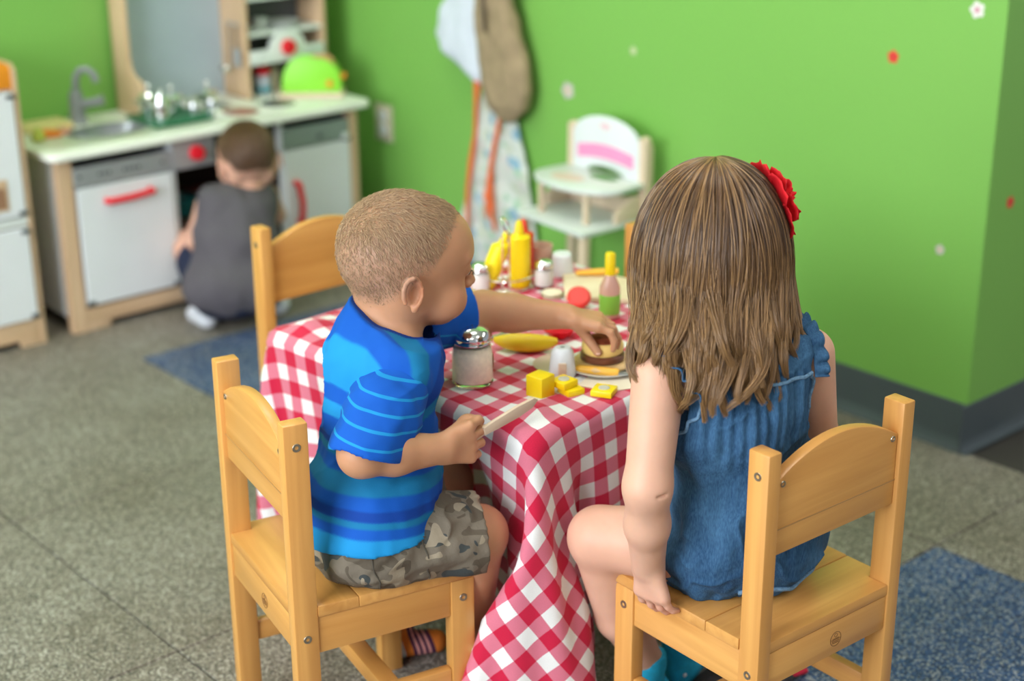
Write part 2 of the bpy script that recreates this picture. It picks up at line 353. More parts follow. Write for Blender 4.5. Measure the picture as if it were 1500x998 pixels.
# utensils hanging on the tower's side
u1 = root('toy_ladle', 'small steel toy ladle hanging on the pegs of the play kitchen tower', 'ladle', (2.279, 3.77, .55))
part('handle', MB().tube([(2.281, 3.771, .665), (2.280, 3.77, .61), (2.276, 3.768, .552)], .0035, 8), M_steel, u1, world=True)
part('bowl', MB().lathe([(0, -.016), (.012, -.013), (.018, 0), (.0165, 0), (.011, -.011), (0, -.014)], (2.262, 3.764, .553), 18), M_steel, u1, world=True)
u2 = root('toy_spatula', 'small grey toy spatula hanging beside the ladle on the play kitchen', 'spatula', (2.283, 3.735, .56))
part('handle', MB().tube([(2.283, 3.736, .665), (2.283, 3.735, .60)], .0035, 8), M_steel, u2, world=True)
part('blade', MB().box((2.280, 3.720, .555), (2.284, 3.750, .605), .001, 1), M_grey, u2, world=True)

# ---- things on the play kitchen
def thing_mb(name, label, cat, mb, m, base, group=None, sm=True, ang=35):
    o = link(name, None, None) if False else None
    me = mb.mesh(name, sm, ang); me.transform(Matrix.Translation(-Vector(base)))
    o = link(name, me, m); o.location = base; tag(o, label, cat, group); return o
M_lime = mat('lime_paint', (.28, .74, .05), .4, var=.03)
to = root('toy_toaster', 'lime green dome-shaped wooden toy toaster on the kitchen worktop', 'toy toaster', (2.478, 3.637, .4655), R(-40)); to.scale = (.93, .93, .95)
def dome(x0, x1, y, th, h, n=14):
    cx = (x0+x1)/2; rx = (x1-x0)/2
    pts = [(x0, y, 0), (x1, y, 0)] + [(cx+rx*(abs(math.cos(R(a)))**.75)*(1 if a < 90 else -1), y, .016+(h-.016)*math.sin(R(a))**.75) for a in np.linspace(4, 176, n)]
    return MB().prism(pts, (0, th, 0), .001)
part('base', B((-.115, -.052, 0), (.075, .05, .014), .002), palew[0], to)
for y in (-.036, .022): part('dome_panel', dome(-.105, .068, y, .012, .104).xf(Matrix.Translation((0, 0, .010))), M_lime, to)
part('inner_block', dome(-.098, .061, -.024, .046, .090).xf(Matrix.Translation((0, 0, .010))), palew[0], to, label='pale wooden block between the green panels')
part('knob', MB().lathe([(0, .014), (.009, .012), (.010, 0)], (.036, -.036, .040), 16, axis=(0, -1, 0)), M_orange, to, label='orange push knob')
part('knob', MB().lathe([(0, .018), (.009, .016), (.010, 0)], (.066, -.004, .055), 16, axis=(1, 0, 0)), M_orange, to, label='orange push knob')
part('bread_slice', dome(-.05, .03, -.004, .009, .05).xf(Matrix.Translation((.02, 0, .068))), mat('toast_brown', (.62, .34, .14), .7), to, label='toast-brown slice sticking out of the top')
jar = root('spice_jar', 'white and blue toy jar with a red lid under the microwave shelf', 'jar', (2.375, 3.76, .4655))
part('body', MB().lathe([(0, 0), (.020, 0), (.021, .006), (.021, .046), (.017, .054), (0, .054)]), mat('jar_print', (.62, .68, .80), .4), jar)
part('label_band', MB().lathe([(.0213, .006), (.0216, .006), (.0216, .022), (.0213, .022)]), mat('teal_print', (.10, .42, .52), .5), jar)
part('lid', MB().lathe([(0, .054), (.021, .054), (.021, .070), (.019, .072), (0, .072)]), M_red, jar, label='red screw lid')
thing_mb('toy_carton', 'small pale toy carton beside the red-lidded jar', 'carton', MB().box((2.402, 3.755, .4655), (2.425, 3.785, .53), .001, 1), mat('carton_beige', (.55, .48, .34), .6), (2.413, 3.77, .4655))
thing_mb('toy_carton', 'small red toy carton standing behind the red-lidded jar', 'carton', MB().box((2.385, 3.795, .4655), (2.42, 3.818, .545), .001, 1), mat('carton_red', (.55, .04, .06), .6), (2.4, 3.80, .4655))
for k, (x, y, z, lab) in enumerate([(2.345, 3.765, .644, 'white toy plate lying left on the middle tower shelf'), (2.455, 3.765, .644, 'white toy plate lying right on the middle tower shelf'), (2.455, 3.765, .6505, 'upper white toy plate of the pair on the tower shelf')]):
    thing_mb('toy_plate', lab, 'plate', MB().lathe([(0, .0), (.03, .0), (.046, .006), (.046, .0075), (.03, .0025), (0, .002)], (x, y, z+.0004), 28), M_whitek, (x, y, z))
kb = root('toy_mug', 'white toy mug on the middle tower shelf of the play kitchen', 'mug', (2.39, 3.78, .6445))
part('body', MB().lathe([(0, 0), (.016, 0), (.018, .026), (.016, .026), (.014, .003), (0, .003)]), M_whitek, kb)
part('handle', MB().ring((.022, 0, .013), .008, .0022, (0, 1, 0), 16, 6), M_whitek, kb)
# hob area: green board, steel pots, kettle
thing_mb('cutting_board', 'dark green board lying on the worktop under the steel pots', 'cutting board', MB().prism(rrect(1.93, 3.565, 2.10, 3.735, .012, .4655), (0, 0, .008), .001), mat('dark_green_paint', (.012, .13, .06), .45), (2.0, 3.65, .4655))
def pot(x, y, z, r, h, label, lid=True, handle=True):
    p = root('toy_pot', label, 'pot', (x, y, z))
    part('body', MB().lathe([(0, .0), (r*.95, .0), (r, .004), (r, h), (r+.002, h+.001), (r-.002, h), (r-.002, .003), (0, .003)]), M_chrome, p)
    if lid:
        part('lid', MB().lathe([(r+.001, h+.001), (r*.8, h+.008), (0, h+.012)]), M_chrome, p)
        part('knob', MB().lathe([(0, .022), (.006, .021), (.008, .015), (.004, .010), (.004, 0)], (0, 0, h+.01), 16), M_chrome, p)
    if handle:
        for s in (-1, 1): part('handle', MB().tube([(s*r, -.010, h*.75), (s*(r+.014), -.010, h*.78), (s*(r+.014), .010, h*.78), (s*r, .010, h*.75)], .003, 8), M_chrome, p)
    return p
pot(2.045, 3.69, .4740, .030, .040, 'steel toy pot with lid at the centre of the green board')
pot(1.985, 3.70, .4740, .024, .050, 'narrow tall steel toy pot standing left on the green board')
pot(2.125, 3.61, .4655, .030, .026, 'low open steel toy pan beside the green board', lid=False)
pot(2.17, 3.72, .4655, .032, .038, 'steel toy pot with lid against the grey-blue splashback')
km = root('toy_kettle', 'tall shiny steel toy coffee pot on the green board', 'kettle', (1.985, 3.635, .4740))
part('body', MB().lathe([(0, 0), (.024, 0), (.025, .01), (.017, .06), (.016, .064), (0, .066)]), M_chrome, km)
part('lid_knob', MB().lathe([(0, .016), (.006, .013), (.004, .004), (.006, 0)], (0, 0, .065), 14), M_chrome, km)
part('handle', MB().tube([(.016, 0, .058), (.036, 0, .052), (.036, 0, .02), (.024, 0, .012)], .0032, 8), M_chrome, km)
part('spout', MB().tube([(-.02, 0, .022), (-.034, 0, .046), (-.04, 0, .058)], [.007, .005, .004], 8), M_chrome, km)
for x, y, lab in ((2.09, 3.655, 'round steel salt shaker left of the low pan'), (2.145, 3.655, 'round steel pepper shaker behind the low pan')):
    thing_mb('toy_shaker', lab, 'shaker', MB().lathe([(0, 0), (.012, 0), (.013, .024), (.009, .034), (0, .037)], (x, y, .4656), 18), M_chrome, (x, y, .4656))
for k, (x, y) in enumerate([(2.20, 3.60), (2.33, 3.62)]):
    thing_mb('hob_ring', ['reddish printed cooking ring left of the dark one', 'dark printed cooking ring near the tower'][k], 'hob ring', MB().lathe([(0, .0012), (.046, .0012), (.048, 0)], (x, y, .4655), 32), [mat('hob_red', (.40, .16, .13), .3), mat('hob_dark', (.07, .07, .07), .2)][k], (x, y, .4655))
# food at the left end of the worktop
thing_mb('toy_tray', 'pale yellow wooden tray at the left back of the worktop', 'tray', MB().prism(rrect(1.655, 3.735, 1.79, 3.83, .01, .4655), (0, 0, .012), .002), mat('yellow_wood', (.72, .62, .28), .5), (1.72, 3.78, .4655))
thing_mb('toy_pizza_slice', 'orange toy pizza slice at the left end of the worktop', 'toy food', MB().prism([(1.655, 3.665, .4655), (1.715, 3.655, .4655), (1.712, 3.70, .4655), (1.69, 3.715, .4655)], (0, 0, .014), .003), mat('pizza_orange', (.80, .22, .03), .5), (1.69, 3.68, .4655))
thing_mb('toy_pear', 'small yellow-green toy pear next to the orange slice', 'toy food', MB().lathe([(0, 0), (.014, .003), (.018, .014), (.012, .027), (.006, .034), (0, .036)], (1.645, 3.64, .4655), 18), mat('pear_green', (.45, .50, .08), .5), (1.645, 3.64, .4655))
thing_mb('toy_bread_roll', 'small beige toy bread roll in front of the faucet', 'toy food', MB().ell((1.755, 3.715, .4735), (.022, .013, .0085)), mat('bun_beige', (.70, .48, .25), .6), (1.755, 3.715, .4655))
thing_mb('toy_egg_half', 'small pink toy food piece left of the sink', 'toy food', MB().ell((1.735, 3.675, .4715), (.012, .010, .006)), mat('pink_food', (.75, .35, .28), .5), (1.735, 3.675, .4655))
thing_mb('teal_toy_bowl', 'dark teal toy bowl inside the open oven', 'bowl', MB().lathe([(0, 0), (.025, 0), (.045, .05), (.042, .05), (.023, .003), (0, .003)], (2.00, 3.60, .218), 24), mat('teal_plastic', (.01, .14, .15), .4), (2.0, 3.60, .218))
thing_mb('red_toy_box', 'dull red box at the back of the open oven', 'box', MB().box((2.06, 3.62, .218), (2.15, 3.70, .262), .003), mat('dull_red', (.20, .03, .025), .5), (2.1, 3.65, .218))

# ---- play fridge at the left edge
fr = root('play_fridge', 'white play fridge with orange top at the left edge of the picture', 'toy fridge', (1.36, 3.66, 0))
def fp(name, mb, m, **k): return part(name, mb, m, fr, world=True, **k)
for x in (1.160, 1.537): fp('side_panel', MB().prism([(x, KF, 0), (x, KB, 0), (x, KB, .69), (x, KF+.02, .69), (x, KF, .675)], (.013, 0, 0), .001), bir[2])
tp = [(1.173, .632), (1.537, .632), (1.537, .682)] + [(1.355+.182*math.cos(R(a)), .682+.034*math.sin(R(a))) for a in range(15, 166, 15)] + [(1.173, .682)]
fp('top_board', MB().prism([(a, KF+.002, b) for a, b in tp], (0, .014, 0), .001), M_orange, label='orange arched top board')
fp('top_panel', B((1.173, KF+.016, .622), (1.537, KB, .632)), M_white); fp('back_panel', B((1.173, KB-.01, .05), (1.537, KB, .69)), M_white)
fp('base_rail', MB().prism([(a, KF+.002, b) for a, b in [(1.173, 0), (1.222, 0), (1.226, .018), (1.482, .018), (1.486, 0), (1.537, 0), (1.537, .066), (1.173, .066)]], (0, .014, 0), .001), bir[0])
fp('divider_rail', B((1.173, KF+.0, .304), (1.537, KF+.016, .326)), M_whitek)
for z0, z1 in ((.330, .626), (.070, .300)):
    d = fp('door', B((1.178, KF-.006, z0), (1.533, KF+.006, z1), .002), M_white)
    part('handle', MB().tube([(1.215, KF-.006, z1-.06), (1.215, KF-.024, z1-.062), (1.215, KF-.024, z1-.14), (1.215, KF-.006, z1-.142)], .008, 10), M_red, d, world=True, label='red plastic handle')
    for hz in (z0+.008, z1-.008): part('hinge', MB().box((1.515, KF-.010, hz-.006), (1.537, KF-.005, hz+.005), .001, 1), M_dgrey, d, world=True)
    if z0 > .3:
        pc = part('notice_board', MB().box((1.43, KF-.009, .350), (1.492, KF-.006, .425), .001, 1), bir[2], d, world=True, label='small wooden frame on the door')
        part('notice_picture', MB().box((1.436, KF-.0095, .356), (1.486, KF-.009, .405), 0), mat('brown_print', (.30, .16, .09), .6), pc, world=True)

# ---- wall outlet and stickers
wo = root('wall_outlet', 'beige wall outlet plate with two white sockets beside the play kitchen', 'outlet', (WX, 3.592, .308))
part('plate', MB().box((WX-.006, 3.553, .312), (WX, 3.631, .418), .002), mat('beige_plate', (.62, .56, .42), .4), wo, world=True)
for z in (.345, .385):
    s = part('socket', MB().lathe([(0, .004), (.017, .0035), (.018, 0)], (WX-.006, 3.592, z), 20, axis=(-1, 0, 0)), M_white, wo, world=True)
    part('slot', MB().box((WX-.0103, 3.585, z-.004), (WX-.0098, 3.587, z+.006)).box((WX-.0103, 3.597, z-.004), (WX-.0098, 3.599, z+.006)), M_dark, s, world=True)
part('screw', MB().lathe([(0, .001), (.003, .0005), (.003, 0)], (WX-.006, 3.592, .365), 10, axis=(-1, 0, 0)), M_steel, wo, world=True)
def sticker(y, z, r, pc, cc, label, side=False, rot=0, n=5):
    base = (WX, y, z) if not side else (y, CY, z)
    s = root('flower_sticker', label, 'sticker', base)
    ax = Vector((-1, 0, 0)) if not side else Vector((0, -1, 0)); q = Vector((0, 0, 1)).rotation_difference(ax)
    for k in range(n):
        a = 2*math.pi*k/n+rot; c = q @ Vector((r*.58*math.cos(a), r*.58*math.sin(a), 0))
        part('petal', MB().lathe([(0, .0012), (r*.40, .0010), (r*.42, 0)], c, 12, axis=ax), pc, s)
    part('centre', MB().lathe([(0, .0020), (r*.30, .0016), (r*.34, 0)], (0, 0, 0), 12, axis=ax), cc, s)
pkw = mat('sticker_pale', (.78, .74, .72), .5); pk = mat('sticker_pink', (.62, .25, .34), .5); rd = mat('sticker_red', (.75, .06, .04), .5); rd2 = mat('sticker_dark_red', (.5, .02, .05), .5); yl = mat('sticker_yellow', (.75, .60, .28), .5); gp = mat('sticker_faint', (.50, .60, .36), .5); lil = mat('sticker_lilac', (.58, .50, .52), .5)
sticker(2.831, .572, .022, lil, yl, 'pale lilac flower sticker on the wall right of the hanging bag', rot=.4)
sticker(2.608, .700, .011, gp, yl, 'faint tiny flower sticker high on the wall above the doll chair')
sticker(1.881, .784, .014, rd, rd2, 'red flower sticker high on the green wall above the girl')
sticker(1.699, .898, .017, pkw, pk, 'white and pink flower sticker highest on the wall, near the corner', rot=.3)
sticker(1.732, .414, .011, lil, yl, 'faint pale flower sticker low on the wall right of the girl')
sticker(2.748, .518, .013, rd, rd2, 'red flower sticker on the darker wall beyond the corner', side=True)

# ------------------------------------------------------------------ child chairs
CW, CD, HS, HT, PD, PW = .279, .276, .308, .574, .030, .023
def make_chair(label):
    r = root('child_chair', label, 'chair', group='honey pine child chairs around the table')
    w = CW/2; bv = .0025
    for s in (-1, 1):
        xo, xi = s*w, s*(w-PW); lo, hi = min(xo, xi), max(xo, xi)
        p = part('back_post', MB().box((lo, 0, 0), (hi, PD+.004, HT), bv), chw[2], r)
        for z in (HT-.032, .262): part('bolt', MB().lathe([(0, -.0005), (.0025, -.0005), (.0028, .001), (.0055, .0012), (.006, 0)], (xo, .017, z), 14, axis=(s, 0, 0)), M_bolt, p, label='steel hex bolt')
        lg = part('leg', MB().box((lo, CD-.045, 0), (hi, CD-.009, HS-.018), bv), chw[2], r)
        part('bolt', MB().lathe([(0, -.0005), (.0025, -.0005), (.0028, .001), (.0055, .0012), (.006, 0)], (xo, CD-.027, .262), 14, axis=(s, 0, 0)), M_bolt, lg, label='steel hex bolt')
        a, b = sorted((s*(w-.003), s*(w-.019)))
        part('apron', MB().box((a, PD+.004, .235), (b, CD-.045, HS-.017), .0015), chw[1], r)
        part('stretcher', MB().box((a, PD+.004, .118), (b, CD-.045, .150), .003), chw[1], r)
    part('apron', MB().box((-w+PW, .003, .240), (w-PW, .019, HS-.0175), .0015), chw[0], r)
    part('apron', MB().box((-w+PW, CD-.040, .240), (w-PW, CD-.026, HS-.017), .0015), chw[0], r)
    part('stretcher', MB().box((-w+.019, .128, .122), (w-.019, .156, .148), .003), chw[0], r)
    # seat of two glued boards, notched around the posts
    part('seat_board', MB().prism([(-w+PW, .002, HS-.017), (w-PW, .002, HS-.017), (w-PW, PD+.004, HS-.017), (w+.001, PD+.004, HS-.017), (w+.001, .092, HS-.017), (-w-.001, .092, HS-.017), (-w-.001, PD+.004, HS-.017), (-w+PW, PD+.004, HS-.017)], (0, 0, .017), .0022), chw[0], r)
    part('seat_board', MB().box((-w-.002, .0925, HS-.0172), (w+.002, CD+.004, HS+.0004), .003), chw[0], r)
    # backrest panel with arched top
    zb, zs, arch = .428, .532, .036
    n = 18; xs = np.linspace(-w+PW, w-PW, n)
    pts = [(-w+PW, .006, zb), (w-PW, .006, zb)] + [(x, .006, zs-.002+arch*(1-(x/(w-PW))**2)) for x in xs[::-1]]
    bk = part('backrest', MB().prism(pts, (0, .017, 0), .003), chw[0], r)
    part('backrest_groove', MB().box((-w+PW+.001, .0052, zb+.036), (w-PW-.001, .0064, zb+.0375), 0), wood('groove_brown', (.42, .22, .07), (.5, .27, .1), 0), bk)
    for s in (-1, 1):
        part('bolt', MB().lathe([(0, -.0005), (.0022, -.0005), (.0026, .001), (.0042, .0012), (.0046, 0)], (s*(w-PW-.011), .006, zs-.006), 12, axis=(0, -1, 0)), M_bolt, bk, label='small round bolt head')
    # burnt-in round mark on the rear apron
    mk = MB().ring((0.015, .0028, .263), .0105, .0005, (0, 1, 0), 28, 6)
    mk.ring((0.015, .0028, .2685), .0028, .0004, (0, 1, 0), 14, 6)
    for k, z in enumerate((.2625, .2600, .2575)): mk.box((.015-.0085+.001*k, .0024, z-.0006), (.015+.0085-.001*k, .003, z+.0003))
    for k in range(5): mk.box((.0092+.0026*k, .0024, .2625), (.0100+.0026*k, .003, .2645))
    part('maker_mark', mk, mat('burnt_brown', (.20, .09, .03), .6), r, label='round burnt-in mark')
    return r
def place(o, x, y, ang): o.location = (x, y, 0); o.rotation_euler = (0, 0, ang-math.pi/2)
GIRL_CH = (1.5091, 1.0907, R(87.55)); BOY_CH = (1.0156, 1.6996, R(-12.74))
ch = make_chair('honey pine child chair under the girl, nearest to the right'); 
ch2 = copy_tree(ch); ch2['label'] = 'honey pine child chair under the boy in the blue striped shirt'
ch3 = copy_tree(ch); ch3['label'] = 'empty honey pine child chair behind the table, in front of the kitchen'
ch4 = copy_tree(ch); ch4['label'] = "honey pine child chair mostly hidden behind the girl's hair"
def place2(o, x, y, ang): place(o, x, y, ang)
place2(ch, *GIRL_CH); place2(ch2, *BOY_CH)
place2(ch3, 1.579, 2.352, R(-90)); place2(ch4, 1.985, 1.775, R(183))

# ------------------------------------------------------------------ table and draped cloth
TC, TA = Vector((1.592, 1.772, 0)), R(3.3)
tb = root('child_table', 'square child table hidden under the red and white checked cloth', 'table', TC, TA)
part('table_top', MB().prism([(p[0], p[1], .466) for p in rrect(-.288, -.288, .288, .288, .022, 0)], (0, 0, .030), .004), chw[0], tb)
for sx in (-1, 1):
    for sy in (-1, 1): part('leg', MB().box((sx*.25-.02, sy*.25-.02, 0), (sx*.25+.02, sy*.25+.02, .466), .003), chw[2], tb)
for s in (-1, 1):
    part('apron', MB().box((-.23, s*.25-.009, .415), (.23, s*.25+.009, .466), .001), chw[0], tb)
    part('apron', MB().box((s*.25-.009, -.23, .415), (s*.25+.009, .23, .466), .001), chw[1], tb)

def drape(a, hang, sp, top, pushers, steps=250, seed=3):
    # hang = cloth beyond the edge on the -x, +x, -y, +y sides
    """small cloth relaxation: grid of threads laid over the table top, falling on all four sides"""
    gx_ = np.arange(-(a+hang[0]), a+hang[1], sp); gy_ = np.arange(-(a+hang[2]), a+hang[3], sp); n, n2 = len(gx_), len(gy_)
    X, Y = np.meshgrid(gx_, gy_, indexing='ij'); P = np.stack([X, Y, np.full_like(X, top)], -1)
    r = np.random.RandomState(seed); out = (abs(X) > a) | (abs(Y) > a)
    P[..., 2] += .006*r.randn(n, n2)*out + .004*out*(np.sin(X*23+1)+np.sin(Y*19+X*7)); Q = P.copy()
    def con(A, B, rest, w):
        d = B-A; l = np.sqrt((d*d).sum(-1, keepdims=True))+1e-12; c = d*((l-rest)/l*(.5*w)); A += c; B -= c
    Rr = .007
    for s in range(steps):
        V = np.clip((P-Q)*.94, -.012, .012); Q = P.copy(); P += V; P[..., 2] -= (.001 if s < 70 else .00025)
        ph = min(1, max(0, (s-steps*.42)/(steps*.25)))
        for it in range(11):
            for o in (0, 1):
                m = (n-1-o)//2; m2 = (n2-1-o)//2
                con(P[o:o+2*m:2], P[o+1:o+1+2*m:2], sp, 1); con(P[:, o:o+2*m2:2], P[:, o+1:o+1+2*m2:2], sp, 1)
            if it % 2 == 0:
                for o in (0, 1):
                    m = (n-1-o)//2
                    con(P[o:o+2*m:2, :-1], P[o+1:o+1+2*m:2, 1:], sp*2**.5, .35); con(P[o:o+2*m:2, 1:], P[o+1:o+1+2*m:2, :-1], sp*2**.5, .35)
                for o in range(4):
                    A = P[o:n-2:4]; Bq = P[o+2::4][:len(A)]; con(A[:len(Bq)], Bq, 2*sp, .07)
                    A = P[:, o:n2-2:4]; Bq = P[:, o+2::4][:, :A.shape[1]]; con(A[:, :Bq.shape[1]], Bq, 2*sp, .07)
            bx = P-np.array([0, 0, top-.03]); q = abs(bx)-np.array([a-Rr, a-Rr, .03-Rr]); o_ = np.maximum(q, 0); lo = np.sqrt((o_**2).sum(-1))
            om = (lo < Rr) & (lo > 1e-9)
            P += np.where(om[..., None], o_/np.maximum(lo, 1e-9)[..., None]*np.sign(bx)*(Rr-lo)[..., None], 0)
            inn = (q <= 0).all(-1)
            tx, ty, tz = -q[..., 0], -q[..., 1], -q[..., 2]; mt = np.minimum(np.minimum(tx, ty), tz)
            P[..., 2] = np.where(inn & (mt == tz), np.maximum(P[..., 2], top), P[..., 2])
            P[..., 0] = np.where(inn & (mt == tx) & (mt < tz), np.sign(P[..., 0])*a, P[..., 0])
            P[..., 1] = np.where(inn & (mt == ty) & (mt < tz) & (mt < tx), np.sign(P[..., 1])*a, P[..., 1])
            for (A0, B0, r0, sh) in pushers:
                A = np.array(A0)+np.array(sh)*(1-ph); Bp = np.array(B0)+np.array(sh)*(1-ph)
                ba = Bp-A; pa = P-A; t = np.clip((pa @ ba)/(ba @ ba), 0, 1); d = pa-t[..., None]*ba; l = np.sqrt((d*d).sum(-1)); hit = l < r0
                P += np.where(hit[..., None], d/np.maximum(l, 1e-6)[..., None]*(r0-l)[..., None], 0)
            P[..., 2] = np.maximum(P[..., 2], .004)
        on = (abs(P[..., 0]) < a) & (abs(P[..., 1]) < a) & (P[..., 2] > top-.004)
        P[..., :2] = np.where(on[..., None], Q[..., :2]+.3*(P[..., :2]-Q[..., :2]), P[..., :2])
    return P, X, Y
Mt = (Matrix.Translation(TC) @ Matrix.Rotation(TA, 4, 'Z')).inverted()
def tl(p): v = Mt @ Vector(p); return (v.x, v.y, v.z)
def tld(v): w = Mt.to_3x3() @ Vector(v); return (w.x, w.y, w.z)
PUSH = [((1.12, 1.59, .36), (1.285, 1.505, .335), .052, (-.35, .08, 0)), ((1.285, 1.505, .335), (1.33, 1.60, .06), .04, (-.35, .08, 0)), ((1.14, 1.66, .36), (1.345, 1.655, .345), .052, (-.35, .08, 0)), ((1.345, 1.655, .345), (1.335, 1.79, .06), .04, (-.35, .08, 0)), ((1.46, 1.25, .36), (1.37, 1.40, .345), .054, (0, -.30, 0)), ((1.37, 1.40, .345), (1.49, 1.38, .09), .042, (0, -.3, 0)), ((1.55, 1.25, .36), (1.58, 1.44, .345), .054, (0, -.3, 0)), ((1.58, 1.44, .345), (1.56, 1.42, .08), .04, (0, -.3, 0)), ((1.357, 1.508, .0), (1.357, 1.508, .48), .036, (0, 0, 0)), ((1.328, 2.007, .0), (1.328, 2.007, .48), .036, (0, 0, 0)), ((1.856, 1.537, .0), (1.856, 1.537, .48), .036, (0, 0, 0)), ((1.827, 2.036, .0), (1.827, 2.036, .48), .036, (0, 0, 0)), ((1.215, 1.50, .03), (1.42, 1.39, .04), .032, (0, 0, 0)), ((1.262, 1.482, .22), (1.372, 1.43, .22), .018, (0, 0, 0)), ((1.72, 1.66, .295), (1.72, 1.91, .295), .022, (0, 0, 0)), ((1.99, 1.66, .295), (1.99, 1.91, .295), .022, (0, 0, 0)), ((1.80, 1.66, .295), (1.80, 1.91, .295), .022, (0, 0, 0)), ((1.88, 1.66, .295), (1.88, 1.91, .295), .022, (0, 0, 0)), ((1.94, 1.66, .295), (1.94, 1.91, .295), .022, (0, 0, 0))]
push = [(tl(A), tl(Bp), r, tld(sh)) for A, Bp, r, sh in PUSH]
CP, CX, CY2 = drape(.304, (.352, .28, .297, .12), .0125, .4995, push)
n, nn2 = CP.shape[:2]
me = bpy.data.meshes.new('tablecloth')
idx = np.arange(n*nn2).reshape(n, nn2); fc = np.stack([idx[:-1, :-1], idx[1:, :-1], idx[1:, 1:], idx[:-1, 1:]], -1).reshape(-1, 4)
me.from_pydata([tuple(v) for v in CP.reshape(-1, 3)], [], [tuple(int(i) for i in f) for f in fc])
uv = me.uv_layers.new(name='flat'); flat = np.stack([CX, CY2], -1).reshape(-1, 2)
li = np.zeros(len(me.loops), int); me.loops.foreach_get('vertex_index', li); uv.data.foreach_set('uv', flat[li].ravel())
me.polygons.foreach_set('use_smooth', [True]*len(me.polygons))
def gingham():
    m, nt, N, L, P = _nt('red_gingham')
    tc = N.new('ShaderNodeUVMap'); tc.uv_map = 'flat'; sp = N.new('ShaderNodeSeparateXYZ'); L.new(tc.outputs[0], sp.inputs[0])
    per = (.0475, .0505); bands = []
    def math_(op, a, b=None):
        k = N.new('ShaderNodeMath'); k.operation = op
        for i, v in enumerate((a, b)):
            if v is None: continue
            if isinstance(v, (int, float)): k.inputs[i].default_value = v
            else: L.new(v, k.inputs[i])
        return k.outputs[0]
    for ax in (0, 1):
        q = math_('ADD', math_('DIVIDE', sp.outputs[ax], per[ax]), 100.0+(.587, .21)[ax])
        f = math_('FRACT', q); bands.append(math_('LESS_THAN', f, .5))
    s = math_('MULTIPLY', math_('ADD', bands[0], bands[1]), .5)
    rp = N.new('ShaderNodeValToRGB'); rp.color_ramp.interpolation = 'CONSTANT'; E = rp.color_ramp.elements
    E[0].color = (.90, .89, .87, 1); E[1].position = .25; E[1].color = (.74, .20, .28, 1); e = E.new(.75); e.color = (.64, .015, .06, 1)
    L.new(s, rp.inputs[0])
    # thread grain
    wv = N.new('ShaderNodeTexNoise'); wv.inputs['Scale'].default_value = 900; L.new(tc.outputs[0], wv.inputs['Vector'])
    mr = N.new('ShaderNodeMapRange'); mr.inputs['To Min'].default_value = .86; mr.inputs['To Max'].default_value = 1.12; L.new(wv.outputs['Fac'], mr.inputs[0])
    mx = N.new('ShaderNodeMix'); mx.data_type = 'RGBA'; mx.blend_type = 'MULTIPLY'; mx.inputs[0].default_value = 1; L.new(rp.outputs[0], mx.inputs[6]); L.new(mr.outputs[0], mx.inputs[7])
    L.new(mx.outputs[2], P.inputs['Base Color']); P.inputs['Roughness'].default_value = .8; P.inputs['Specular IOR Level'].default_value = .2
    P.inputs['Sheen Weight'].default_value = .15
    b = N.new('ShaderNodeBump'); b.inputs['Strength'].default_value = .2; b.inputs['Distance'].default_value = .0006; L.new(wv.outputs['Fac'], b.inputs['Height']); L.new(b.outputs[0], P.inputs['Normal'])
    tr = N.new('ShaderNodeBsdfTranslucent'); L.new(mx.outputs[2], tr.inputs[0]); ms = N.new('ShaderNodeMixShader'); ms.inputs[0].default_value = .18
    L.new(P.outputs[0], ms.inputs[1]); L.new(tr.outputs[0], ms.inputs[2]); L.new(ms.outputs[0], nt.nodes['Material Output'].inputs[0])
    return m
me.materials.append(gingham())
cl = bpy.data.objects.new('tablecloth', me); COL.objects.link(cl); cl.location = TC; cl.rotation_euler = (0, 0, TA)
tag(cl, 'red and white checked cloth draped over the child table', 'tablecloth')
so = cl.modifiers.new('thick', 'SOLIDIFY'); so.thickness = .0009; so.offset = 0

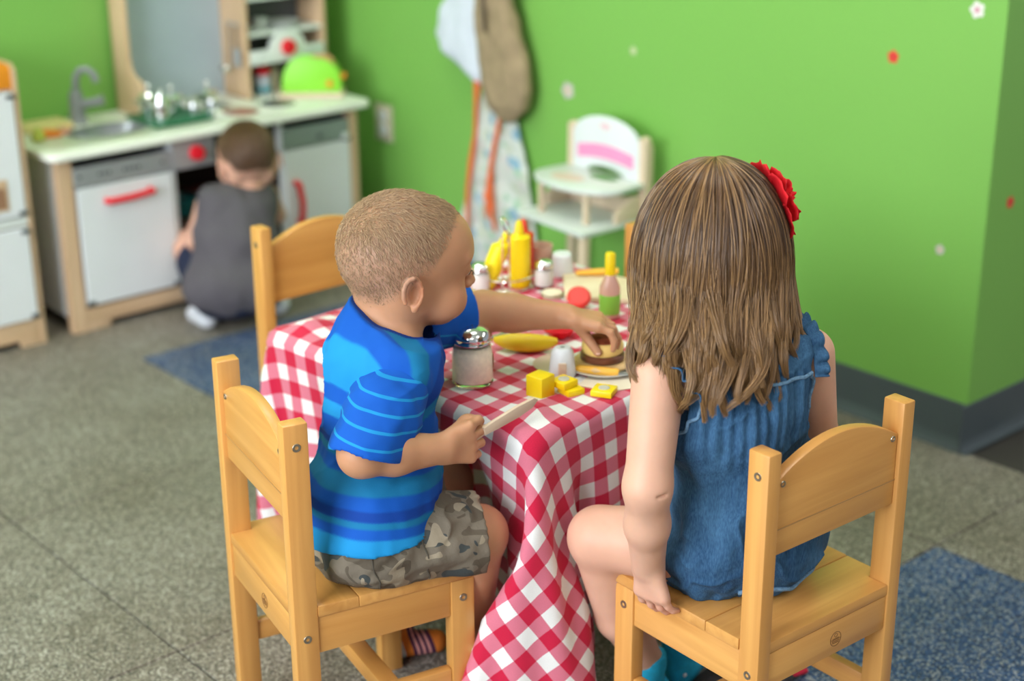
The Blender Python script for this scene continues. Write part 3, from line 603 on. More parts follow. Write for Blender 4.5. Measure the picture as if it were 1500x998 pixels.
# ------------------------------------------------------------------ things on the table (cloth surface at z = TZ)
TZ = .5006
def glassm(name, col=(1, 1, 1), rough=.02):
    m, nt, N, L, P = _nt(name); P.inputs['Base Color'].default_value = rgb(col); P.inputs['Roughness'].default_value = rough
    P.inputs['Transmission Weight'].default_value = 1; P.inputs['IOR'].default_value = 1.12; MATS[name] = m; return m
M_glass = glassm('clear_glass', (.96, .97, .96)); M_pinkglass = glassm('pink_glass', (.92, .74, .66))
M_yel = mat('yellow_paint', (.90, .66, .005), .35, var=.03)
def shaker(x, y, r, h, fill, label, sticker_c=None, z=TZ):
    s = root('glass_shaker', label, 'shaker', (x, y, z))
    part('jar', MB().lathe([(r*.93, h*.60), (r*.88, h*.70), (r*.82, h*.75), (r*.80, h*.75), (r*.86, h*.70), (r*.91, h*.60)]), M_glass, s)
    part('jar_base', MB().lathe([(0, .0005), (r*.9, .0005), (r, .004), (r*.985, .0065), (0, .0065)]), M_glass, s)
    if fill: part('powder', MB().lathe([(0, .0068), (r*.95, .0068), (r*.985, .009), (r*.97, h*.5), (r*.925, h*.60), (r*.86, h*.66), (r*.5, h*.68), (0, h*.67)]), fill, s, label='pale beige powder filling')
    ld = part('lid', MB().lathe([(r*.84, h*.71), (r*.93, h*.715), (r*.95, h*.73), (r*.93, h*.745), (r*.93, h*.80), (r*.96, h*.815), (r*.94, h*.85), (r*.80, h*.93), (r*.5, h*.985), (0, h)], n=40), M_chrome, s, label='domed chrome lid')
    hb = MB()
    for ring, cnt in ((.0, 1), (.28, 6), (.52, 11)):
        for k in range(cnt):
            a = 2*math.pi*k/cnt; rr = ring*r; zz = h*(1.0-.045*(ring/.5)**2)+.0002-.0012*(ring > .5)
            hb.lathe([(0, .0006), (r*.055, .0004), (r*.055, -.001)], (rr*math.cos(a), rr*math.sin(a), zz), 8)
    part('shaker_hole', hb, M_dark, ld, label='punched holes of the lid')['kind'] = 'stuff'
    return s
M_pow = mat('beige_powder', (.93, .84, .68), .6, var=.08, scale=150, coat=.6)
s1 = shaker(1.374, 1.657, .0305, .090, M_pow, 'glass cheese shaker with chrome lid next to the boy in blue')
# fruit sticker on the jar
sang = math.atan2(1.60-1.657, 1.50-1.374)-.15
def patch_on_cyl(r, a0, da, z0, z1, shape=None, n=14):
    mb = MB(); bm = mb.bm; cen = bm.verts.new((r*math.cos(a0), r*math.sin(a0), (z0+z1)/2)); ring = []
    for k in range(n):
        t = 2*math.pi*k/n; aa = a0+da*math.cos(t); ring.append(bm.verts.new((r*math.cos(aa), r*math.sin(aa), (z0+z1)/2+(z1-z0)/2*math.sin(t))))
    for k in range(n): bm.faces.new((cen, ring[k], ring[(k+1) % n]))
    return mb
st_ = part('sticker', patch_on_cyl(.0310, sang, .34, .020, .044), mat('sticker_orange', (.85, .30, .08), .5), s1, label='orange slice sticker')
part('sticker_centre', patch_on_cyl(.0313, sang, .22, .024, .040), mat('sticker_cream', (.90, .66, .28), .5), st_)
s2 = shaker(1.742, 1.905, .0165, .052, mat('white_salt', (.62, .58, .55), .6, coat=1), 'small glass shaker with chrome lid right of the mustard bottles')
s3 = shaker(1.650, 1.965, .0165, .052, MATS['white_salt'], "small glass shaker with chrome lid by the boy's nose")
# banana
def banana():
    mb = MB(); P0 = Vector((1.490, 1.742, 0)); P1 = Vector((1.556, 1.672, 0)); d = (P1-P0); per = Vector((-d.y, d.x, 0)).normalized()
    pts, rs = [], []
    for k in range(15):
        t = k/14; c = P0+d*t; bow = -.012*(1-(2*t-1)**2); pts.append(c+per*bow+Vector((0, 0, TZ+.0145)))
        rs.append(.0145*min(1, (math.sin(math.pi*min(max(t, .02), .98)))**.42*1.0))
    return mb.tube(pts, rs, 16)
thing_mb('toy_banana', 'yellow toy banana lying between the shaker and the plate', 'toy food', banana(), mat('banana_yellow', (.88, .62, .02), .4, var=.05), (1.52, 1.70, TZ), ang=60)
# white egg cup with slot
wc = root('white_cup', 'small white upturned cup with a slotted wooden inset, between banana and yellow squares', 'cup', (1.492, 1.591, TZ))
part('body', MB().lathe([(0, .001), (.0205, .001), (.0205, .004), (.0165, .036), (.0135, .042), (.011, .044), (0, .044)]), M_white, wc)
ca = math.atan2(-1.591, -1.492)
part('slot_plate', MB().box((.0185, -.006, .006), (.0207, .006, .026), .001, 1, M=Matrix.Rotation(ca, 4, 'Z')), palew[2], wc, label='small beige slot plate')
part('top_hole', MB().lathe([(0, .0444), (.0035, .0443), (.0035, .043)]), M_grey, wc)
# cube and squares
def yblock(x, y, z, s, h, rot, label, dot=False, name='toy_cheese_square'):
    r = root(name, label, 'toy food', (x, y, z), rot)
    part('block', MB().box((-s/2, -s/2, 0), (s/2, s/2, h), .0018), M_yel, r)
    if dot: part('velcro_dot', MB().lathe([(0, .0012), (.0078, .0011), (.0084, 0)], (0, 0, h), 20), mat('velcro_grey', (.52, .50, .42), .9, bump=.4, bscale=900), r, label='round grey fastener dot')
    return r
yblock(1.4125, 1.552, TZ, .030, .034, R(8), 'yellow cube-shaped toy butter nearest the table corner', name='toy_butter_block')
yblock(1.453, 1.531, TZ, .029, .0095, R(-8), 'lower yellow toy cheese square of the pair in front of the white cup')
yblock(1.448, 1.541, TZ+.0098, .030, .0105, R(4), 'upper yellow toy cheese square with a grey dot, stacked before the white cup', True)
yblock(1.486, 1.497, TZ, .032, .0095, R(28), 'single yellow toy cheese square with a grey dot near the cloth edge', True)
# plate and burger
pl = root('toy_plate', 'round clear-grey plate under the toy burger beside the girl', 'plate', (1.560, 1.572, TZ))
part('dish', MB().lathe([(0, .0005), (.040, .0005), (.058, .006), (.058, .0075), (.040, .0025), (0, .002)], n=44), mat('plate_grey', (.55, .55, .52), .2, var=.03), pl)
bg = root('toy_burger', 'toy burger of stacked wooden bun and patty under the reaching hand', 'toy food', (1.560, 1.576, TZ+.0035))
part('bottom_bun', MB().lathe([(0, 0), (.040, 0), (.044, .003), (.044, .006), (.041, .009), (0, .009)], n=36), mat('bun_tan', (.72, .47, .22), .5), bg)
part('patty', MB().lathe([(0, .009), (.030, .009), (.0335, .012), (.0335, .018), (.030, .021), (0, .021)], n=36), mat('patty_brown', (.14, .045, .02), .35, var=.2, scale=60), bg)
part('top_bun', MB().lathe([(0, .021), (.029, .021), (.0315, .025), (.0315, .033), (.029, .0385), (.021, .042), (0, .043)], n=36), mat('bun_yellow', (.86, .60, .20), .5), bg)
part('bun_crust', MB().lathe([(0, .0440), (.014, .0437), (.024, .0418), (.026, .040), (.012, .040)], n=36), mat('crust_brown', (.22, .05, .02), .85, spec=.2, var=.35, scale=80), bg, label='dark brown crust on the bun')
# butter knife with orange handle lying by the plate
kn = root('toy_knife', 'toy knife with orange wooden handle lying in front of the plate', 'knife', (1.531, 1.550, TZ))
part('handle', MB().tube([(1.5115, 1.5835, TZ+.0068), (1.514, 1.579, TZ+.0068), (1.531, 1.553, TZ+.0068), (1.5455, 1.530, TZ+.0068), (1.547, 1.5275, TZ+.0068)], [.0045, .0065, .007, .0068, .005], 14), mat('handle_orange', (.88, .47, .06), .4), kn, world=True)
part('blade', MB().prism([(1.546, 1.534, TZ+.006), (1.588, 1.477, TZ+.006), (1.583, 1.473, TZ+.006), (1.542, 1.526, TZ+.006)], (0, 0, .002), 0), mat('blade_grey', (.22, .22, .22), .4), kn, world=True)
thing_mb('felt_slice', 'cream felt sheet lying under the knife handle at the right table edge', 'napkin', MB().prism([(1.478, 1.545, TZ-.0004), (1.500, 1.496, TZ-.0004), (1.535, 1.482, TZ-.0004), (1.585, 1.497, TZ-.0004), (1.58, 1.55, TZ-.0004), (1.53, 1.566, TZ-.0004)], (0, 0, .0012), 0), mat('cream_felt', (.80, .70, .56), .9), (1.53, 1.52, TZ))
thing_mb('toy_plate', 'pale brown flat dish under the white cup, left of the burger plate', 'plate', MB().lathe([(0, .0002), (.040, .0002), (.044, .0018), (.040, .0012), (0, .001)], (1.520, 1.622, TZ-.0003), 32), mat('dish_beige', (.62, .48, .38), .5), (1.52, 1.62, TZ))
# cutlery
fk = root('toy_fork', 'silver toy fork lying behind the banana', 'fork', (1.55, 1.80, TZ))
part('handle', MB().tube([(1.508, 1.775, TZ+.003), (1.575, 1.775, TZ+.003), (1.602, 1.768, TZ+.003)], [.003, .0025, .003], 8), M_steel, fk, world=True)
part('tines', MB().box((1.600, 1.758, TZ+.002), (1.632, 1.7615, TZ+.004)).box((1.600, 1.765, TZ+.002), (1.632, 1.7685, TZ+.004)).box((1.600, 1.772, TZ+.002), (1.632, 1.7755, TZ+.004)).box((1.596, 1.757, TZ+.002), (1.602, 1.777, TZ+.004)), M_steel, fk, world=True)
sn = root('toy_spoon', 'silver toy spoon lying beside the fork behind the banana', 'spoon', (1.52, 1.81, TZ))
part('handle', MB().tube([(1.495, 1.795, TZ+.003), (1.565, 1.802, TZ+.003)], [.003, .0022], 8), M_steel, sn, world=True)
part('bowl', MB().ell((1.582, 1.803, TZ+.0035), (.017, .010, .003)), M_steel, sn, world=True)
# red things
thing_mb('toy_pepper', 'bright red toy pepper piece behind the banana under the boy\'s arm', 'toy food', MB().lathe([(0, 0), (.014, .0), (.026, .014), (.022, .022), (.008, .024), (0, .020)], (1.598, 1.712, TZ), 7), mat('bright_red', (.82, .008, .02), .4), (1.598, 1.712, TZ), ang=50)
rt_ = thing_mb('toy_tomato_slice', 'round red toy tomato slice standing before the cutting board', 'toy food', MB().lathe([(0, .006), (.016, .0055), (.020, .002), (.020, -.002), (.016, -.0055), (0, -.006)], (1.720, 1.795, TZ+.0165), 28, axis=(-.42, -.50, .75)), mat('tomato_red', (.80, .05, .04), .45), (1.720, 1.795, TZ+.001))
# board, stick, wedge
thing_mb('cutting_board', 'pale wooden cutting board at the far corner of the table', 'cutting board', MB().prism([(1.722, 1.832, TZ), (1.790, 1.745, TZ), (1.872, 1.812, TZ), (1.850, 1.900, TZ), (1.80, 1.92, TZ)], (0, 0, .009), .002), wood('board_pale', (.70, .56, .36), (.82, .70, .50), 0, rough=.6, coat=0), (1.80, 1.83, TZ))
thing_mb('toy_carrot_stick', 'orange toy stick lying on the pale cutting board', 'toy food', MB().tube([(1.806, 1.893, TZ+.0155), (1.838, 1.872, TZ+.0155), (1.868, 1.852, TZ+.0155)], [.004, .0062, .0055], 10), mat('stick_orange', (.88, .45, .05), .45), (1.835, 1.873, TZ+.0095))
we = root('toy_onion_wedge', 'cream toy slice with dark rim left of the cutting board', 'toy food', (1.722, 1.862, TZ))
part('slice', MB().lathe([(0, .0), (.017, .0), (.018, .004), (.017, .009), (0, .009)], n=24), mat('cream_paint', (.80, .72, .55), .5), we)
part('rind', MB().ring((0, 0, .005), .018, .0018), mat('olive_rim', (.28, .26, .12), .5), we)
# bottle with yellow cap and green label
bt = root('toy_bottle', 'slim pinkish bottle with yellow cap and green label beside the girl\'s hair', 'bottle', (1.722, 1.725, TZ))
part('glass', MB().lathe([(0, .001), (.0155, .001), (.0168, .004), (.0168, .052), (.010, .068), (.008, .074), (0, .074)], n=28), mat('bottle_pink', (.62, .36, .28), .15, coat=.6), bt)
part('label_band', MB().lathe([(.0171, .008), (.0173, .0085), (.0173, .040), (.0171, .0405)], n=28), mat('label_green', (.22, .50, .05), .5), bt, label='green paper label')
part('cap', MB().lathe([(0, .109), (.007, .109), (.0082, .107), (.0088, .073), (0, .072)], n=20), M_yel, bt, label='tall yellow cap')
# mustard and ketchup bottles in a wire caddy
def squeeze(x, y, m, label, tilt=None, r=.0195, h=.108):
    s = root('squeeze_bottle', label, 'bottle', (x, y, TZ))
    body = MB().lathe([(0, .001), (r*.9, .001), (r, .005), (r, h*.62), (r*.98, h*.70), (r*1.0, h*.705), (r*.98, h*.78), (r*.45, h*.82), (r*.28, h*1.0), (r*.16, h*1.03), (0, h*1.035)], n=30)
    if tilt: body.xf(Matrix.Shear('XY', 4, (tilt[0], tilt[1])) if False else Matrix(((1, 0, tilt[0], 0), (0, 1, tilt[1], 0), (0, 0, 1, 0), (0, 0, 0, 1))))
    part('bottle_body', body, m, s); return s
squeeze(1.718, 1.942, M_yel, 'yellow squeeze bottle on the right in the wire caddy', h=.114)
squeeze(1.668, 1.975, mat('mustard_yellow', (.92, .72, .01), .4), 'yellow squeeze bottle leaning on the left in the wire caddy', (.30, -.24), r=.017, h=.098)
squeeze(1.760, 1.978, mat('ketchup_red', (.72, .05, .02), .4), 'red squeeze bottle behind the yellow ones', r=.018, h=.100)
wr = root('wire_caddy', 'chrome wire caddy with a loop handle around the yellow bottles', 'caddy', (1.695, 1.935, TZ))
part('wire_ring', MB().ring((1.702, 1.945, TZ+.022), .033, .0016, sx=1.35, sy=1.0, n=36).ring((1.702, 1.945, TZ+.003), .033, .0016, sx=1.35, sy=1.0, n=36), M_chrome, wr, world=True)
hp = MB()
hx, hy = 1.679, 1.932
hp.tube([(hx-.004, hy+.004, TZ+.002), (hx-.004, hy+.004, TZ+.100)], .0016, 8).tube([(hx+.005, hy-.004, TZ+.002), (hx+.005, hy-.004, TZ+.100)], .0016, 8)
hp.ring((hx+.001, hy-.0005, TZ+.117), .0165, .0019, axis=(.5, -.6, .4), n=28)
part('handle', hp, M_chrome, wr, world=True, label='looped chrome handle')
part('wire_upright', MB().tube([(1.742, 1.965, TZ+.002), (1.742, 1.965, TZ+.022)], .0016, 8).tube([(1.70, 1.979, TZ+.002), (1.70, 1.979, TZ+.022)], .0016, 8), M_chrome, wr, world=True)
# cups
def cup(x, y, z, r0, r1, h, m, label, up=True):
    c = root('toy_cup', label, 'cup', (x, y, z))
    pr = [(0, .0), (r0, .0), (r1, h), (r1-.002, h), (r0-.002, .003), (0, .003)]
    if not up: pr = [(r0, 0), (r1+.0, h-.003), (r1-.003, h), (0, h), (0, h-.002), (r1-.003, h-.003), (r0-.002, 0)]
    part('body', MB().lathe(pr, n=30), m, c); return c
cup(1.815, 1.938, TZ, .0215, .0175, .040, M_white, 'white cup standing upside down behind the small shaker', False)
cup(1.800, 1.976, TZ, .0165, .021, .050, mat('cup_peach', (.66, .42, .32), .5), 'peach-coloured wooden cup left of the upturned white cup')
cup(1.505, 2.052, TZ, .010, .012, .016, mat('cup_cream', (.82, .74, .58), .5), 'tiny cream cup at the left back edge of the table')
thing_mb('toy_tomato_piece', 'small red toy piece between the shaker and the white cup', 'toy food', MB().ell((1.760, 1.925, TZ+.007), (.010, .010, .007)), MATS['tomato_red'], (1.76, 1.925, TZ))

# ------------------------------------------------------------------ doll high chair by the wall
hc = root('doll_high_chair', 'white and pale wood doll high chair with a pink band against the green wall', 'doll chair', (2.50, 2.60, 0))
def hp_(name, mb, m, **k): return part(name, mb, m, hc, world=True, **k)
y0, y1 = 2.480, 2.742
for y in (y0, y1-.022): hp_('back_post', MB().prism([(2.580, y, 0), (2.610, y, 0), (2.612, y, .50), (2.60, y, .525), (2.585, y, .520)], (0, .022, 0), .002), palew[2])
yc = (y0+y1)/2
arc = [(y0+.020, .405), (y0+.020, .503)] + [(yc-(y1-y0-.044)/2*math.cos(R(a)), .503+.052*math.sin(R(a))) for a in range(10, 171, 16)] + [(y1-.020, .503), (y1-.020, .405)] + [(yc+.075*math.cos(R(a)), .405+.030*math.sin(R(a))) for a in range(0, 181, 20)]
bp = hp_('back_panel', MB().prism([(2.583, a, b) for a, b in arc], (.010, 0, 0), .001), M_white)
band = [(yc-.094*1.0+.188*t, .444+.010*math.sin(math.pi*t)) for t in np.linspace(0, 1, 9)] + [(yc+.094-.188*t, .476+.012*math.sin(math.pi*t)) for t in np.linspace(0, 1, 9)]
part('pink_band', MB().prism([(2.5822, a, b) for a, b in band], (.0012, 0, 0), 0), mat('band_pink', (.86, .30, .55), .5), bp, world=True, label='printed pink band')
dc = MB()
for k, (a, b) in enumerate([(-.012, .532), (.0, .536), (.012, .532), (0, .527)]): dc.lathe([(0, .0012), (.006, .001), (.006, 0)], (2.583, yc+a, b), 12, axis=(-1, 0, 0))
part('heart_print', dc, mat('print_rose', (.80, .55, .62), .5), bp, world=True, label='faint pink print')
hp_('seat', MB().prism([(2.392, y0+.006, .322), (2.585, y0+.006, .322), (2.585, y1-.004, .322), (2.415, y1-.004, .322)], (0, 0, .012), .003), M_whitek)
hp_('side_board', MB().prism([(2.50, y0+.008, .334), (2.584, y0+.008, .334), (2.584, y0+.008, .385), (2.56, y0+.008, .392), (2.50, y0+.008, .36)], (0, .010, 0), .001), palew[0])
hp_('side_board', MB().prism([(2.50, y1-.018, .334), (2.584, y1-.018, .334), (2.584, y1-.018, .385), (2.56, y1-.018, .392), (2.50, y1-.018, .36)], (0, .010, 0), .001), palew[0])
hp_('lower_back_board', B((2.578, y0+.02, .334), (2.590, y1-.02, .375)), palew[1])
# tray: broad curved board; green oval added for the wall seen through the gap
tr_ = [(2.585, y0+.002), (2.585, y1-.002), (2.52, y1+.004)] + [(2.50-.075*math.sin(R(a)), yc+(y1-y0)*.52*math.cos(R(a))) for a in range(10, 171, 16)] + [(2.52, y0-.004)]
trc = hp_('tray', MB().prism([(a, b, .408) for a, b in tr_], (0, 0, .012), .003), M_whitek)
part('tray_oval', MB().prism([(2.49+.03*math.cos(R(a)), yc+.03+.05*math.sin(R(a)), .4204) for a in range(0, 360, 30)], (0, 0, .0006), 0), mat('print_pale', (.78, .60, .52), .5), trc, world=True)
part('tray_oval', MB().prism([(2.55+.020*math.cos(R(a)), yc-.03+.045*math.sin(R(a)), .4204) for a in range(0, 360, 30)], (0, 0, .0006), 0), mat('gap_green', (.10, .28, .06), .5), trc, world=True, label='dark green oval in place of the wall seen through a gap')
for y in (y0+.05, y1-.06): hp_('tray_support', MB().box((2.445, y, .334), (2.458, y+.014, .408), .002), palew[2])
for y, x in ((y0+.008, 2.398), (y1-.028, 2.42)): hp_('leg', MB().prism([(x, y, .322), (x+.020, y, .322), (x-.004+.02, y, 0), (x-.004, y, 0)], (0, .020, 0), .002), palew[2])
hp_('stretcher', B((2.425, yc-.10, .12), (2.437, yc+.10, .14)), palew[1])
for y in (y0+.006, y1-.016): hp_('side_stretcher', B((2.41, y, .16), (2.585, y+.010, .185)), palew[0])

# ------------------------------------------------------------------ wall hooks with bag, hat and apron
def vnoise(P, scale, seed=0):
    """smooth value noise on an (n,3) array"""
    r = np.random.RandomState(seed); T_ = r.rand(32, 32, 32).astype(np.float32)
    q = P*scale+100.37; i = np.floor(q).astype(int); f = q-i; f = f*f*(3-2*f); o = 0
    for dx in (0, 1):
        wx = f[..., 0] if dx else 1-f[..., 0]
        for dy in (0, 1):
            wy = f[..., 1] if dy else 1-f[..., 1]
            for dz in (0, 1):
                wz = f[..., 2] if dz else 1-f[..., 2]
                o = o+wx*wy*wz*T_[(i[..., 0]+dx) & 31, (i[..., 1]+dy) & 31, (i[..., 2]+dz) & 31]
    return o*2-1
hk = root('coat_hook', 'steel coat hook on the green wall holding the hat, the bag and the apron', 'hook', (WX, 3.07, .93))
part('plate', MB().box((WX-.006, 3.055, .90), (WX, 3.085, .96), .002), M_steel, hk, world=True)
part('prong', MB().tube([(WX-.004, 3.07, .925), (WX-.05, 3.07, .915), (WX-.06, 3.07, .93)], .005, 10), M_steel, hk, world=True)
def hanging(name, label, cat, prof, xoff, thick, m, wr=.006, seed=1, nz=46, na=40, fold=9):
    """cloth hanging on the wall as a soft closed shape: prof = (z, ymin, ymax)"""
    prof = sorted(prof, key=lambda t: -t[0]); zs = [p[0] for p in prof]; Z = np.linspace(zs[0], zs[-1], nz)
    ya = np.interp(-Z, [-z for z in zs], [p[1] for p in prof]); yb = np.interp(-Z, [-z for z in zs], [p[2] for p in prof])
    V = []; 
    for k, z in enumerate(Z):
        c, h = (ya[k]+yb[k])/2, (yb[k]-ya[k])/2; e = min(1, (k+.6)/5, (nz-k-.4)/5)
        for j in range(na):
            a = 2*math.pi*j/na; y = c+h*math.cos(a)
            t = thick*e**.5*(abs(math.sin(a))**.7)*(1 if math.sin(a) > 0 else -1)
            V.append((WX-xoff-t, y, z))
    V = np.array(V); nn = vnoise(V, 28, seed)*wr+vnoise(V*np.array([1, 2.2, .5]), 30, seed+5)*wr
    V[:, 0] -= nn*.9; V[:, 0] = np.minimum(V[:, 0], WX-.004)
    V[:, 1] += vnoise(V, 14, seed+9)*wr*.8
    me = bpy.data.meshes.new(name); F = []
    for k in range(nz-1):
        for j in range(na): F.append((k*na+j, k*na+(j+1) % na, (k+1)*na+(j+1) % na, (k+1)*na+j))
    F.append(tuple(range(na))[::-1]); F.append(tuple((nz-1)*na+j for j in range(na)))
    me.from_pydata([tuple(v) for v in V], [], F); me.polygons.foreach_set('use_smooth', [True]*len(me.polygons))
    return me
def put(name, label, cat, me, m, base):
    me.transform(Matrix.Translation(-Vector(base))); o = link(name, me, m); o.location = base; return tag(o, label, cat)
bag = put('canvas_bag', 'long tan canvas bag hanging on the green wall in front of the hat', 'bag',
    hanging('canvas_bag', '', '', [(.93, 3.05, 3.09), (.86, 3.00, 3.11), (.77, 2.975, 3.115), (.69, 2.945, 3.112), (.62, 2.922, 3.108), (.56, 2.918, 3.095), (.51, 2.935, 3.07), (.48, 2.965, 3.035), (.472, 2.985, 3.01)], .05, .030, None, seed=3), mat('tan_canvas', (.34, .25, .15), .9, var=.12, scale=30, bump=.6, bscale=300), (WX-.05, 3.03, .5))
part('strap', MB().tube([(WX-.082, 3.062, .925), (WX-.086, 3.055, .82), (WX-.088, 3.045, .70)], [.006, .007, .005], 8), mat('dark_tan', (.16, .12, .08), .9), bag, world=True)
hat = put('white_hat', 'white cloth hat hanging on the wall behind the tan bag', 'hat',
    hanging('white_hat', '', '', [(.93, 3.06, 3.10), (.86, 3.05, 3.20), (.78, 3.06, 3.24), (.72, 3.08, 3.285), (.66, 3.09, 3.30), (.62, 3.09, 3.28), (.59, 3.09, 3.20), (.56, 3.10, 3.15), (.545, 3.115, 3.13)], .03, .028, None, seed=8), mat('white_cotton', (.66, .70, .80), .85, bump=.3, bscale=90), (WX-.03, 3.17, .6))
def apron_mat():
    m, nt, N, L, P = _nt('striped_apron')
    tc = N.new('ShaderNodeTexCoord'); n1 = N.new('ShaderNodeTexVoronoi'); n1.inputs['Scale'].default_value = 42; L.new(tc.outputs['Object'], n1.inputs['Vector'])
    sp = N.new('ShaderNodeSeparateColor'); L.new(n1.outputs['Color'], sp.inputs[0])
    rp = N.new('ShaderNodeValToRGB'); rp.color_ramp.interpolation = 'CONSTANT'; E = rp.color_ramp.elements
    E[0].color = (.62, .66, .62, 1); E[1].position = .55; E[1].color = (.55, .60, .50, 1)
    for p, c in ((.70, (.25, .42, .55, 1)), (.80, (.60, .58, .56, 1)), (.90, (.35, .55, .40, 1))): e = E.new(p); e.color = c
    L.new(sp.outputs[0], rp.inputs[0]); L.new(rp.outputs[0], P.inputs['Base Color']); P.inputs['Roughness'].default_value = .85
    return m
ap = put('printed_apron', 'pale printed apron with orange ties hanging below the hat and bag', 'apron',
    hanging('printed_apron', '', '', [(.92, 3.06, 3.09), (.70, 3.05, 3.10), (.55, 3.03, 3.13), (.45, 2.99, 3.155), (.35, 2.955, 3.18), (.25, 2.935, 3.205), (.15, 2.92, 3.225), (.06, 2.91, 3.24), (.045, 2.92, 3.23)], .022, .014, None, seed=21, wr=.007, nz=60), apron_mat(), (WX-.022, 3.07, .05))
M_tie = mat('orange_tape', (.82, .16, .05), .7)
part('tie', MB().tube([(WX-.045, 3.125, .56), (WX-.048, 3.128, .50), (WX-.046, 3.135, .42), (WX-.05, 3.15, .34), (WX-.05, 3.165, .26), (WX-.05, 3.17, .18), (WX-.05, 3.175, .09)], [.010, .006, .005, .007, .006, .005, .005], 8), M_tie, ap, world=True, label='orange tie tape')
part('tie', MB().tube([(WX-.055, 3.02, .50), (WX-.048, 3.05, .42), (WX-.05, 3.07, .34), (WX-.052, 3.075, .27), (WX-.05, 3.065, .22)], [.005, .006, .006, .012, .006], 8), M_tie, ap, world=True, label='orange tie tape')
part('tie_knot', MB().ell((WX-.058, 3.075, .262), (.010, .012, .016)), M_tie, ap, world=True, label='orange knot')
part('tie_end', MB().tube([(WX-.056, 3.075, .255), (WX-.055, 3.060, .215), (WX-.05, 3.055, .17)], [.007, .006, .004], 8).tube([(WX-.056, 3.075, .255), (WX-.055, 3.085, .225), (WX-.05, 3.085, .20)], [.006, .005, .004], 8), M_tie, ap, world=True, label='orange tape ends')

